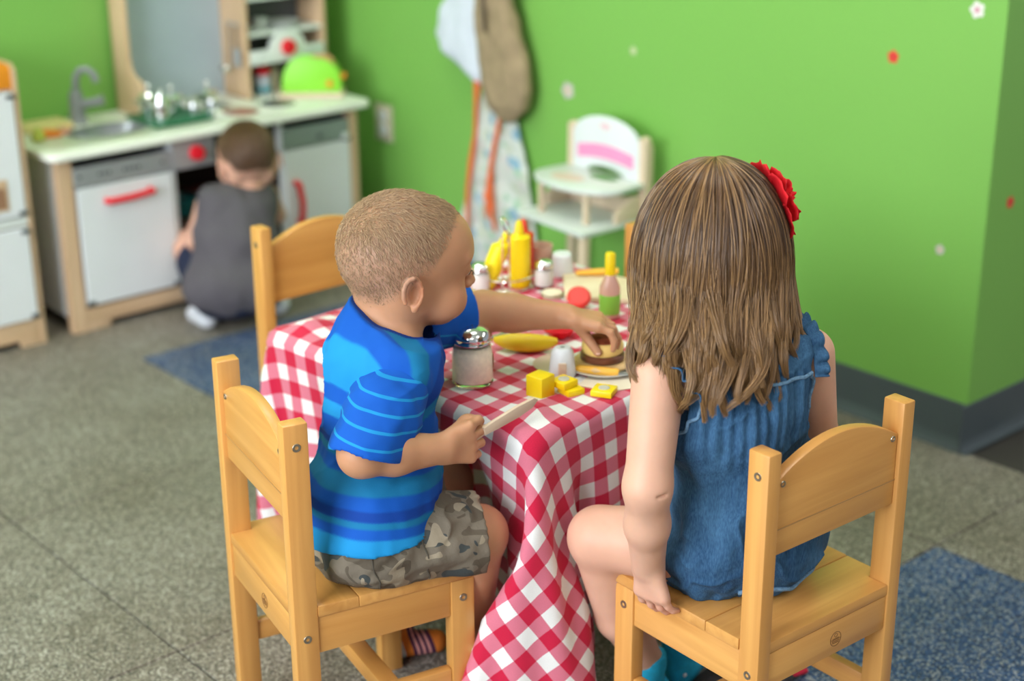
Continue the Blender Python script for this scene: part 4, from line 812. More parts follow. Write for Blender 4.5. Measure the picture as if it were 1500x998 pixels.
# ------------------------------------------------------------------ bodies: smooth distance fields turned into one surface
def nrm(v): v = np.array(v, float); return v/np.linalg.norm(v)
def frame(f, up=(0, 0, 1)):
    f = nrm(f); l = nrm(np.cross(up, f)); return np.stack([f, l, np.cross(f, l)])      # rows: forward, left, up
class Sdf:
    def __init__(s, lo, hi, h):
        s.lo = np.array(lo, float); s.h = h; s.n = np.ceil((np.array(hi)-s.lo)/h).astype(int)+1
        s.A = np.full(tuple(s.n), 1.0, np.float32)
        s.ax = [(s.lo[i]+np.arange(s.n[i])*h).astype(np.float32) for i in range(3)]
    def sub(s, lo, hi):
        a = np.clip(np.floor((np.array(lo)-s.lo)/s.h).astype(int), 0, s.n); b = np.clip(np.ceil((np.array(hi)-s.lo)/s.h).astype(int)+1, 0, s.n)
        sl = tuple(slice(int(a[i]), int(b[i])) for i in range(3))
        return sl, s.ax[0][sl[0]][:, None, None], s.ax[1][sl[1]][None, :, None], s.ax[2][sl[2]][None, None, :]
    def put(s, sl, d, k, op):
        a = s.A[sl]
        if a.size == 0: return
        if op == 'u':
            if k: h = np.clip(.5+.5*(a-d)/k, 0, 1); s.A[sl] = a*(1-h)+d*h-k*h*(1-h)
            else: s.A[sl] = np.minimum(a, d)
        else:
            if k: h = np.clip(.5-.5*(a+d)/k, 0, 1); s.A[sl] = a*(1-h)-d*h+k*h*(1-h)
            else: s.A[sl] = np.maximum(a, -d)
    def cap(s, a, b, ra, rb, k=.008, op='u'):
        a = np.array(a, float); b = np.array(b, float); m = max(ra, rb)+2.5*k+3*s.h
        sl, X, Y, Z = s.sub(np.minimum(a, b)-m, np.maximum(a, b)+m); ba = b-a; L2 = max(ba @ ba, 1e-9)
        t = np.clip(((X-a[0])*ba[0]+(Y-a[1])*ba[1]+(Z-a[2])*ba[2])/L2, 0, 1)
        d = np.sqrt((X-a[0]-t*ba[0])**2+(Y-a[1]-t*ba[1])**2+(Z-a[2]-t*ba[2])**2)-(ra+(rb-ra)*t)
        s.put(sl, d.astype(np.float32), k, op)
    def ell(s, c, r, F=None, k=.01, op='u'):
        c = np.array(c, float); r = np.array(r, float); m = r.max()+2.5*k+3*s.h
        sl, X, Y, Z = s.sub(c-m, c+m); F = np.eye(3) if F is None else F
        q = [((X-c[0])*F[i][0]+(Y-c[1])*F[i][1]+(Z-c[2])*F[i][2]) for i in range(3)]
        k0 = np.sqrt(sum((q[i]/r[i])**2 for i in range(3))); k1 = np.sqrt(sum((q[i]/r[i]**2)**2 for i in range(3)))+1e-6
        s.put(sl, (k0*(k0-1)/k1).astype(np.float32), k, op)
    def add(s, prims, inf=0, op='u'):
        for p in prims:
            if p[0] == 'c': s.cap(p[1], p[2], p[3]+inf, p[4]+inf, p[5] if len(p) > 5 else .008, op)
            else: s.ell(p[1], np.array(p[2])+inf, p[3] if len(p) > 3 else None, p[4] if len(p) > 4 else .01, op)
    def plane(s, p, n, k=0):
        """keep the side the normal points away from"""
        n = nrm(n); X, Y, Z = s.ax[0][:, None, None], s.ax[1][None, :, None], s.ax[2][None, None, :]
        s.A = np.maximum(s.A, ((X-p[0])*n[0]+(Y-p[1])*n[1]+(Z-p[2])*n[2]).astype(np.float32))
    def mesh(s, name, wr=None, sm=2):
        A = s.A; S = A < 0
        c = np.zeros(tuple(np.array(A.shape)-1), np.int8)
        for i in (0, 1):
            for j in (0, 1):
                for k in (0, 1): c += S[i:A.shape[0]-1+i, j:A.shape[1]-1+j, k:A.shape[2]-1+k]
        I = np.argwhere((c > 0) & (c < 8)); ids = np.full(c.shape, -1, np.int32); ids[I[:, 0], I[:, 1], I[:, 2]] = np.arange(len(I))
        cn = [(i, j, k) for i in (0, 1) for j in (0, 1) for k in (0, 1)]
        val = {q: A[I[:, 0]+q[0], I[:, 1]+q[1], I[:, 2]+q[2]] for q in cn}
        P = np.zeros((len(I), 3)); W_ = np.zeros(len(I))
        for q in cn:
            for ax in range(3):
                if q[ax]: continue
                q2 = list(q); q2[ax] = 1; q2 = tuple(q2); a, b = val[q], val[q2]; m = (a < 0) != (b < 0)
                t = np.where(m, a/np.where(a == b, 1, a-b), 0); e = np.array(q, float)[None]+t[:, None]*np.eye(3)[ax][None]
                P += np.where(m[:, None], e, 0); W_ += m
        V = (I+P/W_[:, None])*s.h+s.lo
        Q = []
        for ax in range(3):
            sa = [slice(None)]*3; sb = [slice(None)]*3; sa[ax] = slice(0, -1); sb[ax] = slice(1, None)
            ch = S[tuple(sa)] != S[tuple(sb)]; E = np.argwhere(ch); o1, o2 = (ax+1) % 3, (ax+2) % 3
            E = E[(E[:, o1] > 0) & (E[:, o2] > 0) & (E[:, o1] < c.shape[o1]) & (E[:, o2] < c.shape[o2])]
            def g(d1, d2): F = E.copy(); F[:, o1] += d1; F[:, o2] += d2; return ids[F[:, 0], F[:, 1], F[:, 2]]
            q = np.stack([g(-1, -1), g(0, -1), g(0, 0), g(-1, 0)], 1); fl = S[E[:, 0], E[:, 1], E[:, 2]]
            q = np.where(fl[:, None], q, q[:, ::-1]); Q.append(q)
        Q = np.concatenate(Q); Q = Q[(Q >= 0).all(1)]
        # light smoothing
        for _ in range(sm):
            acc = np.zeros_like(V); cnt = np.zeros(len(V))
            for a, b in ((0, 1), (1, 2), (2, 3), (3, 0)):
                np.add.at(acc, Q[:, a], V[Q[:, b]]); np.add.at(acc, Q[:, b], V[Q[:, a]]); np.add.at(cnt, Q[:, a], 1); np.add.at(cnt, Q[:, b], 1)
            V = V*.5+.5*acc/np.maximum(cnt, 1)[:, None]
        if wr is not None: V = wr(V)
        me = bpy.data.meshes.new(name); me.vertices.add(len(V)); me.vertices.foreach_set('co', V.astype(np.float32).ravel())
        me.loops.add(Q.size); me.loops.foreach_set('vertex_index', Q.astype(np.int32).ravel())
        me.polygons.add(len(Q)); me.polygons.foreach_set('loop_start', np.arange(0, Q.size, 4, dtype=np.int32)); me.polygons.foreach_set('loop_total', np.full(len(Q), 4, np.int32))
        me.update(calc_edges=True); me.validate(); me.polygons.foreach_set('use_smooth', [True]*len(me.polygons))
        return me
def verts(me): v = np.zeros(len(me.vertices)*3, np.float32); me.vertices.foreach_get('co', v); return v.reshape(-1, 3)
def vnorm(me): v = np.zeros(len(me.vertices)*3, np.float32); me.vertices.foreach_get('normal', v); return v.reshape(-1, 3)
def creases(amp, sc, seed, st, rot=(0, 0)):
    """sharp-crested cloth creases running along the stretched direction"""
    Rm = np.array(Euler((rot[0], rot[1], 0)).to_matrix())
    def f(V):
        q = (V @ Rm.T)*np.array(st); n_ = vnoise(q, sc, seed); rdg = (1-np.abs(n_))**7*amp*sstep(-.2, .5, vnoise(V, sc*.6, seed+3))
        c0 = V.mean(0); d = V-c0; d[:, 2] *= .2; d /= np.linalg.norm(d, axis=1)[:, None]+1e-6
        return V+d*rdg[:, None]
    return f
def softband(x, a, b, w=.0016): return sstep(a-w, a+w, x)*(1-sstep(b-w, b+w, x))
def snap(path, o, off=.001, n=60):
    """lay a path on the surface of a finished part"""
    from mathutils.bvhtree import BVHTree
    V_ = verts(o.data)+np.array(world_loc(o).translation); P_ = np.array(path, float); t = np.linspace(0, 1, n); tt = np.linspace(0, 1, len(P_))
    C = np.stack([np.interp(t, tt, P_[:, i]) for i in range(3)], 1)
    for _ in range(8): C[1:-1] = .5*C[1:-1]+.25*(C[:-2]+C[2:])
    b = BVHTree.FromPolygons([tuple(v) for v in V_], [tuple(p.vertices) for p in o.data.polygons]); out = []
    for c in C: q_, nn, _, _ = b.find_nearest(Vector(c)); out.append(q_+nn*off)
    out = np.array([tuple(v) for v in out])
    for _ in range(3): out[1:-1] = .5*out[1:-1]+.25*(out[:-2]+out[2:])
    return [Vector(v) for v in out]
def paint(me, col):
    a = me.color_attributes.new('tone', 'FLOAT_COLOR', 'POINT'); c = np.ones((len(me.vertices), 4), np.float32); c[:, :3] = col; a.data.foreach_set('color', c.ravel())
def sstep(a, b, x): t = np.clip((x-a)/(b-a), 0, 1); return t*t*(3-2*t)
def skin_mat():
    m, nt, N, L, P = _nt('skin'); at = N.new('ShaderNodeAttribute'); at.attribute_name = 'tone'
    tc = N.new('ShaderNodeTexCoord'); nz = N.new('ShaderNodeTexNoise'); nz.inputs['Scale'].default_value = 45; L.new(tc.outputs['Object'], nz.inputs['Vector'])
    mr = N.new('ShaderNodeMapRange'); mr.inputs['To Min'].default_value = .93; mr.inputs['To Max'].default_value = 1.06; L.new(nz.outputs['Fac'], mr.inputs[0])
    mx = N.new('ShaderNodeMix'); mx.data_type = 'RGBA'; mx.blend_type = 'MULTIPLY'; mx.inputs[0].default_value = 1; L.new(at.outputs['Color'], mx.inputs[6]); L.new(mr.outputs[0], mx.inputs[7])
    L.new(mx.outputs[2], P.inputs['Base Color']); P.inputs['Roughness'].default_value = .48; P.inputs['Specular IOR Level'].default_value = .35
    P.inputs['Subsurface Weight'].default_value = .25; P.inputs['Subsurface Radius'].default_value = (.010, .004, .002); P.inputs['Subsurface Scale'].default_value = .5
    return m
M_skin = skin_mat()
def strands(name, pts, rad, m, parent, label=None):
    """pts (n, k, 3) world positions; rad (k,) radius along a strand; a real hair curve object"""
    n, k, _ = pts.shape; cu = bpy.data.hair_curves.new(name); cu.add_curves([k]*n)
    off = np.array(world_loc(parent).translation) if parent is not None else np.zeros(3)
    cu.attributes['position'].data.foreach_set('vector', (pts-off).astype(np.float32).ravel())
    ra = cu.attributes.get('radius') or cu.attributes.new('radius', 'FLOAT', 'POINT'); ra.data.foreach_set('value', np.tile(rad, n).astype(np.float32))
    cu.materials.append(m); o = bpy.data.objects.new(name, cu); COL.objects.link(o); o.parent = parent; o['kind'] = 'stuff'
    if label: o['label'] = label
    return o
def hair_mat(name, c1, c2, c3, rough=.42):
    m, nt, N, L, P = _nt(name); hi = N.new('ShaderNodeHairInfo'); rp = N.new('ShaderNodeValToRGB'); E = rp.color_ramp.elements
    E[0].color = rgb(c1); E[1].color = rgb(c3); e = E.new(.5); e.color = rgb(c2); L.new(hi.outputs['Random'], rp.inputs[0])
    mx = N.new('ShaderNodeMix'); mx.data_type = 'RGBA'; mr = N.new('ShaderNodeMapRange'); mr.inputs['From Min'].default_value = .35; mr.inputs['To Max'].default_value = .55
    L.new(hi.outputs['Intercept'], mr.inputs[0]); L.new(mr.outputs[0], mx.inputs[0]); L.new(rp.outputs[0], mx.inputs[6]); mx.inputs[7].default_value = rgb(c3)
    L.new(mx.outputs[2], P.inputs['Base Color']); P.inputs['Roughness'].default_value = rough; P.inputs['Specular IOR Level'].default_value = .7
    return m
def hand(F, w, fd, pn, lat, L=.098, curl=((20, 30, 20),)*4, thumb=None, tr=.0062, spread=.25, k=.004, crease=0, palm=.50):
    """w wrist, fd towards the knuckles, pn palm side, lat towards the thumb; curl = bend per joint of index..little"""
    fd = nrm(fd); lat = nrm(np.array(lat)-fd*np.dot(lat, fd)); pn2 = nrm(np.cross(fd, lat)); pn2 = pn2 if np.dot(pn2, pn) > 0 else -pn2
    w = np.array(w, float); pl = palm*L; wid = .25*L; tips = []; seg = []
    for i, (o, ln) in enumerate(((.95, .47), (.33, .52), (-.33, .48), (-.93, .38))):
        kn = w+fd*pl*(1-.05*abs(o))+lat*wid*o; F.cap(w+lat*wid*.45*o, kn, .0105, .0088, .010)
        d = nrm(fd+lat*o*spread*.5); p = kn; a = 0; rr = tr*(1 if i < 3 else .88)
        for j, fr_ in enumerate((.42, .31, .27)):
            a += R(curl[i][j]); dd = d*math.cos(a)+pn2*math.sin(a); q = p+dd*ln*L*fr_
            F.cap(p, q, rr*(1-.07*j), rr*(.95-.09*j), .0025 if j else k)
            if j < 2: seg.append((i, j, p, q, dd))
            p = q
        tips.append(p)
    if crease:
        for (i, j, p, q, dd) in seg:
            for (i2, j2, p2, q2, dd2) in seg:
                if i2 == i+1 and j2 == j:
                    out = nrm(np.cross(dd, lat)); out = out if np.dot(out, pn2) < 0 or j else -out
                    a = (p+p2)/2+dd*.002; b_ = (q+q2)/2
                    for o_ in (.0, .0035, .007): F.cap(a+out*o_, b_+out*o_, crease, crease, .0012, 's')
    if thumb is not None:
        b = w+lat*wid*.7+fd*.012; pts = [b]+[np.array(t, float) for t in thumb]
        for j in range(len(pts)-1): F.cap(pts[j], pts[j+1], (.0095, .0075, .0065)[min(j, 2)], (.0075, .0065, .0052)[min(j, 2)], .006 if j == 0 else .003)
        tips.append(pts[-1])
    return tips
def head(F, C, FR, s=1.0, ears=True, face=True):
    """toddler head: C centre, FR frame rows forward/left/up"""
    C = np.array(C, float); H = lambda a, b, c: C+(a*FR[0]+b*FR[1]+c*FR[2])*s
    e = lambda c, r, k=.012, op='u': F.ell(H(*c), np.array(r)*s, FR, k, op)
    e((-.010, 0, .012), (.086, .0735, .080)); e((.033, 0, .016), (.062, .061, .060), .02); e((.030, 0, -.040), (.052, .054, .050), .02)
    e((.056, 0, -.076), (.023, .027, .018), .018)
    for q in (-1, 1): e((.051, q*.031, -.050), (.031, .030, .029), .014); e((-.010, q*.045, -.045), (.03, .02, .03), .02)
    if face:
        for q in (-1, 1):
            e((.094, q*.027, -.004), (.017, .015, .010), .010, 's'); e((.0735, q*.027, -.006), (.0125, .0145, .0115), .003)
            F.cap(H(.082, q*.012, .013), H(.072, q*.044, .011), .005*s, .004*s, .012)
        F.cap(H(.086, 0, -.004), H(.0985, 0, -.032), .0055*s, .0078*s, .008); e((.092, .0075, -.036), (.007, .006, .0055), .004); e((.092, -.0075, -.036), (.007, .006, .0055), .004)
        e((.086, 0, -.0535), (.009, .018, .0048), .004); e((.083, 0, -.0625), (.009, .015, .0052), .004); F.cap(H(.098, -.013, -.058), H(.098, .013, -.058), .0018*s, .0018*s, .002, 's')
    if ears:
        for q in (-1, 1):
            cen = np.array([-.012, q*.0725, -.026]); pts = []
            for t in range(0, 300, 25): a = R(t-60); pts.append(H(cen[0]+.0135*math.cos(a)-.002*math.sin(a)-.003, cen[1]+q*(.007+.005*(math.cos(a) < .2)), cen[2]+.0215*math.sin(a)+.0))
            e((cen[0]-.002, cen[1]+q*.001, cen[2]), (.0135, .0055, .020), .003)
            for p_, q_ in zip(pts, pts[1:]): F.cap(p_, q_, .0034*s, .0034*s, .002)
            e((cen[0]+.002, cen[1]+q*.009, cen[2]-.001), (.0070, .0075, .0125), .002, 's')
            e((cen[0]+.004, cen[1]+q*.004, cen[2]-.023), (.006, .004, .006), .004)
def eyes(parent, C, FR, iris, s=1.0, closed=.35):
    C = np.array(C, float); H = lambda a, b, c: C+(a*FR[0]+b*FR[1]+c*FR[2])*s
    for q in (-1, 1):
        p = H(.0765, q*.027, -.0085)
        ev = part('eye', MB().ell((0, 0, 0), (.0098*s,)*3, 20, 14).xf(Matrix.Translation(Vector(p))), mat('eye_white', (.80, .76, .72), .15), parent, world=True)
        fd = Vector(nrm(FR[0]-.45*FR[2])); part('iris', MB().lathe([(0, .0012), (.0046*s, .0004), (.0048*s, -.002)], Vector(p)+fd*.0093*s, 16, axis=fd), iris, ev, world=True, label='brown iris')
        lash = MB()
        for k in range(13):
            t = (k-6)/6; a = Vector(H(.0895-.005*t*t, q*.027+.0105*t, -.0105-.001*t*t)); b = a+Vector(nrm(FR[0]*.6-FR[2]*.85+FR[1]*t*.4))*.0042*s
            lash.tube([a, (a+b)/2, b], [.00035, .0003, .0001], 5)
        part('eyelashes', lash, mat('lash_dark', (.03, .018, .012), .6), parent, world=True)['kind'] = 'stuff'
        br = MB(); P_ = [Vector(H(.087-.016*abs(t)**2, q*(.013+.032*t), .0185+.006*math.sin(math.pi*min(1, t+.2)))) for t in np.linspace(0, 1, 8)]
        br.tube(P_, [.001, .0016, .0018, .0018, .0016, .0013, .001, .0005], 6)
        part('eyebrow', br, mat('brow_brown', (.36, .22, .12), .8), parent, world=True)

# ------------------------------------------------------------------ the boy in the blue striped shirt
BF = frame((math.cos(R(-13)), math.sin(R(-13)), 0))                      # torso
HF0 = nrm((math.cos(R(-19))*math.cos(R(7)), math.sin(R(-19))*math.cos(R(7)), -math.sin(R(7)))); HF = frame(HF0)
HC = np.array((1.252, 1.650, .720))
boy = root('person', 'toddler boy in a blue striped shirt and camouflage shorts, reaching over the table', 'person', (1.135, 1.61, .31))
hipR, kneeR, ankR = (1.125, 1.575, .362), (1.264, 1.517, .345), (1.320, 1.60, .075)
hipL, kneeL, ankL = (1.145, 1.66, .362), (1.325, 1.665, .352), (1.322, 1.79, .075)
shR, elR, wrR = (1.176, 1.578, .583), (1.084, 1.535, .517), (1.195, 1.5035, .501)
shL, elL, wrL = (1.262, 1.708, .592), (1.425, 1.692, .590), (1.515, 1.607, .583)
torso = [('e', (1.138, 1.612, .385), (.074, .088, .062), BF, .03), ('e', (1.168, 1.612, .435), (.076, .083, .072), BF, .03), ('e', (1.183, 1.633, .51), (.066, .082, .075), BF, .03),
         ('c', (1.186, 1.588, .582), (1.245, 1.695, .588), .036, .036, .03), ('e', (1.208, 1.640, .575), (.055, .08, .04), BF, .03), ('c', (1.205, 1.60, .600), (1.228, 1.64, .640), .030, .036, .025), ('c', (1.235, 1.695, .605), (1.228, 1.655, .640), .030, .036, .025)]
neck = [('c', (1.218, 1.648, .590), HC+HF[0]*-.028+HF[2]*-.045, .043, .041, .02)]
legs = [('c', hipR, kneeR, .056, .041, .02), ('c', kneeR, (np.array(kneeR)+np.array(ankR))/2+np.array((-.012, 0, 0)), .038, .034, .012), ('c', (np.array(kneeR)+np.array(ankR))/2+np.array((-.012, 0, 0)), ankR, .034, .021, .01),
        ('c', hipL, kneeL, .056, .041, .02), ('c', kneeL, (np.array(kneeL)+np.array(ankL))/2+np.array((-.012, 0, 0)), .038, .034, .012), ('c', (np.array(kneeL)+np.array(ankL))/2+np.array((-.012, 0, 0)), ankL, .034, .021, .01)]
feet = [('c', ankR, (ankR[0]+.002, ankR[1]+.004, .026), .022, .020, .01), ('c', (ankR[0]-.012, ankR[1]+.002, .022), (ankR[0]+.055, ankR[1]-.012, .017), .020, .016, .012),
        ('c', ankL, (ankL[0]+.002, ankL[1]+.004, .026), .022, .020, .01), ('c', (ankL[0]-.012, ankL[1]+.004, .022), (ankL[0]+.052, ankL[1]-.028, .017), .020, .016, .012)]
armR = [('c', shR, elR, .034, .030, .02), ('c', elR, (1.128, 1.522, .509), .030, .0285, .012), ('c', (1.128, 1.522, .509), wrR, .0285, .0195, .012)]
armL = [('c', shL, elL, .034, .030, .02), ('c', elL, (1.458, 1.662, .587), .0295, .0275, .012), ('c', (1.458, 1.662, .587), wrL, .0275, .0185, .012)]
F = Sdf((1.03, 1.45, -.005), (1.63, 1.87, .835), .0022)
F.add(torso, -.006); F.add(neck); F.add(legs); F.add(feet); F.add(armR); F.add(armL); head(F, HC, HF)
hand(F, wrR, (.97, -.22, .03), (0, 1, 0), (0, 0, 1), curl=((24, 96, 70), (20, 98, 70), (22, 98, 70), (28, 94, 66)), thumb=((1.240, 1.512, .526), (1.262, 1.508, .520)), L=.098, tr=.0068, k=.002, crease=.0013, palm=.42)
hand(F, wrL, (.66, -.66, -.16), (-.1, .05, -1), (-.66, -.75, 0), curl=((12, 45, 30), (10, 42, 35), (14, 45, 35), (20, 45, 30)), thumb=((1.527, 1.577, .556), (1.532, 1.557, .535)), L=.100)
me = F.mesh('body', sm=1); V = verts(me); del F
q = (V-HC) @ HF.T
base = np.array([.53, .265, .145]); col = np.tile(base, (len(V), 1))
hd = sstep(.60, .64, V[:, 2])
# red of cheeks, ears, lips; knuckles and knees
rdn = np.exp(-(((q[:, 0]-.06)/.025)**2+((abs(q[:, 1])-.035)/.02)**2+((q[:, 2]+.045)/.02)**2)) + .9*np.exp(-(((q[:, 0]+.014)/.02)**2+((abs(q[:, 1])-.084)/.01)**2+((q[:, 2]+.02)/.03)**2))
lip = np.exp(-(((q[:, 0]-.09)/.012)**2+(q[:, 1]/.016)**2+((q[:, 2]+.058)/.008)**2))
col = col*(1+rdn[:, None]*np.array([.10, -.14, -.16]))*(1+lip[:, None]*np.array([.05, -.35, -.30]))
# cropped hair: skin seen through it
a, b, c = q.T
line = np.interp(a, [-.12, -.05, -.02, .0, .012, .022, .032, .045, .062, .10], [-.052, -.050, -.024, .002, .006, .020, .044, .064, .076, .09])
hm = sstep(-.016, .016, c-line)*(hd > 0)*(V[:, 2] > .62)
topm = sstep(.02, .075, c)
hcol = np.array([.34, .21, .15])*(1-topm[:, None])+np.array([.40, .245, .14])*topm[:, None]
col = col*(1-.62*hm[:, None])+hcol*.62*hm[:, None]
for p_, rr in ((np.array(wrR)+np.array((.05, 0, 0)), .02),): col *= 1+np.exp(-((V-p_)**2).sum(1)/rr**2)[:, None]*np.array([.06, -.04, -.05])
paint(me, col); VN = vnorm(me)
body = part('body', me, M_skin, boy, world=True)
# the short hair itself
rs = np.random.RandomState(5); cand = np.nonzero((hm > .12) & (q[:, 2] > -.07) & ((abs(b) < .078) | (c > -.0)))[0]
pr_ = hm[cand]; ix = rs.choice(cand, 15000, p=pr_/pr_.sum()); Pn = VN[ix]; p0 = V[ix]+rs.randn(len(ix), 3)*.0009
comb = HF[0]*.75-HF[2]*(.55+.6*(b[ix][:, None]**2/.004))+np.stack([rs.randn(len(ix))]*3, 1)*.0
comb = comb*(.6+.4*np.sign(.03-a[ix])[:, None]*0+.0)+rs.randn(len(ix), 3)*.22
tan = comb-(comb*Pn).sum(1)[:, None]*Pn; tan /= np.linalg.norm(tan, axis=1)[:, None]+1e-9
ln = (.0035+.0065*sstep(.0, .06, c[ix]))*(.7+.6*rs.rand(len(ix)))*(.4+.6*hm[ix])
pts = np.stack([p0+(tan*t+Pn*(.30*t-.12*t*t))*ln[:, None] for t in (0, .35, .7, 1.0)], 1)
strands('hair', pts, np.array([.00026, .00026, .0002, .00006]), hair_mat('cropped_brown_hair', (.22, .125, .07), (.34, .205, .11), (.50, .33, .18)), boy, label='cropped light brown hair')
eyes(boy, HC, HF, mat('iris_brown', (.06, .03, .015), .1))
# thumbnail
part('nail', MB().ell((0, 0, 0), (.0032, .0042, .0012)).xf(Matrix.Translation((1.5288, 1.5535, .5355))), mat('nail_pink', (.80, .50, .42), .3), boy, world=True)

def band_mat(name, axis, stops, rough=.8, warp=.004):
    """dyed stripes: axis (vector, in object metres) through a constant ramp; stops = [(metres, colour)]"""
    m, nt, N, L, P = _nt(name); tc = N.new('ShaderNodeTexCoord'); nz = N.new('ShaderNodeTexNoise'); nz.inputs['Scale'].default_value = 9; L.new(tc.outputs['Object'], nz.inputs['Vector'])
    vd = N.new('ShaderNodeVectorMath'); vd.operation = 'DOT_PRODUCT'; vd.inputs[1].default_value = axis; L.new(tc.outputs['Object'], vd.inputs[0])
    ad = N.new('ShaderNodeMath'); ad.operation = 'MULTIPLY_ADD'; ad.inputs[1].default_value = warp; L.new(nz.outputs['Fac'], ad.inputs[0]); L.new(vd.outputs['Value'], ad.inputs[2])
    lo, hi = stops[0][0], stops[-1][0]; mr = N.new('ShaderNodeMapRange'); mr.inputs['From Min'].default_value = lo; mr.inputs['From Max'].default_value = hi; L.new(ad.outputs[0], mr.inputs[0])
    rp = N.new('ShaderNodeValToRGB'); rp.color_ramp.interpolation = 'CONSTANT'; E = rp.color_ramp.elements
    E[0].position = 0; E[0].color = rgb(stops[0][1]); E[1].position = 1; E[1].color = rgb(stops[-1][1])
    for p, c in stops[1:-1]: e = E.new((p-lo)/(hi-lo)); e.color = rgb(c)
    L.new(mr.outputs[0], rp.inputs[0]); L.new(rp.outputs[0], P.inputs['Base Color']); P.inputs['Roughness'].default_value = rough; P.inputs['Specular IOR Level'].default_value = .25
    n2 = N.new('ShaderNodeTexNoise'); n2.inputs['Scale'].default_value = 700; bp_ = N.new('ShaderNodeBump'); bp_.inputs['Strength'].default_value = .15; bp_.inputs['Distance'].default_value = .0008
    L.new(tc.outputs['Object'], n2.inputs['Vector']); L.new(n2.outputs['Fac'], bp_.inputs['Height']); L.new(bp_.outputs[0], P.inputs['Normal'])
    return m
blu, cya, tea, dbl = (.003, .085, .44), (.010, .245, .56), (.006, .165, .36), (.002, .045, .29)
bz = .31
shirt_stops = [(.0, cya), (.152, blu), (.185, tea), (.205, dbl), (.215, blu), (.240, tea), (.262, dbl), (.275, blu), (.290, tea), (.312, blu), (.335, tea), (.352, dbl), (.37, cya), (.392, blu), (.412, cya), (.44, blu)]
def tone_mat(name, rough=.8, bsc=700):
    m, nt, N, L, P = _nt(name); at = N.new('ShaderNodeAttribute'); at.attribute_name = 'tone'; L.new(at.outputs['Color'], P.inputs['Base Color']); P.inputs['Roughness'].default_value = rough; P.inputs['Specular IOR Level'].default_value = .25
    tc = N.new('ShaderNodeTexCoord'); n2 = N.new('ShaderNodeTexNoise'); n2.inputs['Scale'].default_value = bsc; bp_ = N.new('ShaderNodeBump'); bp_.inputs['Strength'].default_value = .2; bp_.inputs['Distance'].default_value = .0008
    L.new(tc.outputs['Object'], n2.inputs['Vector']); L.new(n2.outputs['Fac'], bp_.inputs['Height']); L.new(bp_.outputs[0], P.inputs['Normal']); return m
M_shirt = tone_mat('striped_jersey')
sl_stops = []; t = -.09
while t < .06: sl_stops += [(t, blu), (t+.0125, cya), (t+.0155, blu)]; t += .0185
M_sleeve = band_mat('striped_sleeve_jersey', (.25, -.1, .95), [(s[0]+.235, s[1]) for s in sl_stops][:30])
def folds(amp, sc, seed, st=(1, 1, 1), add=None):
    def f(V):
        n_ = vnoise(V*np.array(st), sc, seed)*amp+vnoise(V*np.array(st), sc*2.3, seed+1)*amp*.45
        c0 = V.mean(0); d = V-c0; d[:, 2] *= .3; d /= np.linalg.norm(d, axis=1)[:, None]+1e-6
        return V+d*n_[:, None]
    return f
S = Sdf((1.02, 1.47, .30), (1.34, 1.80, .70), .0028)
S.add(torso, .009); S.ell((1.143, 1.608, .372), (.100, .112, .056), BF, .02); S.ell((1.15, 1.61, .41), (.092, .10, .06), BF, .02); S.cap((1.195, 1.645, .590), (1.234, 1.649, .650), .068, .060, .03); S.cap((1.190, 1.590, .592), (1.245, 1.70, .598), .046, .046, .03)
S.plane((1.234, 1.649, .641), (.32, -.30, 1)); S.cap((1.226, 1.648, .588), (1.249, 1.646, .70), .0500, .060, .006, 's')
S.plane((1.14, 1.60, .378), (.10, 0, -1)); S.ell((1.148, 1.61, .372), (.093, .103, .020), BF, .004, 's')
me = S.mesh('shirt', lambda V: creases(.0050, 17, 12, (1, 1, 1.6), (.5, .4))(folds(.0050, 26, 11, (1, 1, .55))(V))); V = verts(me); dx, dz = V[:, 0]-1.155, V[:, 2]-.515; ang = np.degrees(np.arctan2(dz, dx)); wv_ = vnoise(V, 14, 77)*.003
up_ = (V[:, 2] > .50) & (ang > -10)
sa = np.where(up_, ang/180*.26, V[:, 2]+.10*dx+wv_-1.0)
cols = np.tile(np.array(blu), (len(V), 1)); upw = sstep(.496, .502, V[:, 2])*sstep(-14, -6, ang)
def mixc(c_, w): 
    global cols
    cols = cols*(1-w[:, None])+np.array(c_)*w[:, None]
for a0, a1, c_ in ((18, 34, tea), (34, 48, dbl), (62, 79, tea), (96, 122, cya), (140, 160, cya)): mixc(c_, softband(ang, a0, a1, 1.2)*upw)
zz = V[:, 2]+.10*dx+wv_
for z0, z1, c_ in ((.30, .388, cya), (.402, .411, tea), (.411, .424, dbl), (.440, .462, tea), (.478, .490, tea), (.490, .500, dbl)): mixc(c_, softband(zz, z0, z1)*(1-upw))
axp = np.array((1.226, 1.648, .588)); axd = nrm((.023, -.002, .112)); rel = V-axp; rad_ = np.linalg.norm(rel-(rel @ axd)[:, None]*axd, axis=1); dcol = rad_-(.0500+.0105*(rel @ axd)/.1125)
mixc((.002, .035, .25), (1-sstep(.012, .0145, dcol))*sstep(.585, .59, V[:, 2]))
paint(me, cols); part('shirt', me, M_shirt, boy, world=True)
S = Sdf((1.02, 1.46, .44), (1.26, 1.66, .66), .0024)
S.cap((1.180, 1.580, .578), (1.140, 1.560, .552), .045, .049, .01); S.cap((1.140, 1.560, .555), (1.092, 1.538, .515), .048, .051, .01)
S.plane((1.098, 1.540, .508), (-.42, -.12, -1)); S.cap((1.118, 1.550, .53), (1.07, 1.53, .50), .036, .040, .004, 's')
part('sleeve', S.mesh('sleeve', lambda V: creases(.0035, 20, 14, (1, 1, 1), (.9, .2))(folds(.0035, 30, 4)(V))), M_sleeve, boy, world=True, label='right sleeve with thin light blue stripes')
S = Sdf((1.19, 1.62, .51), (1.46, 1.79, .66), .0024)
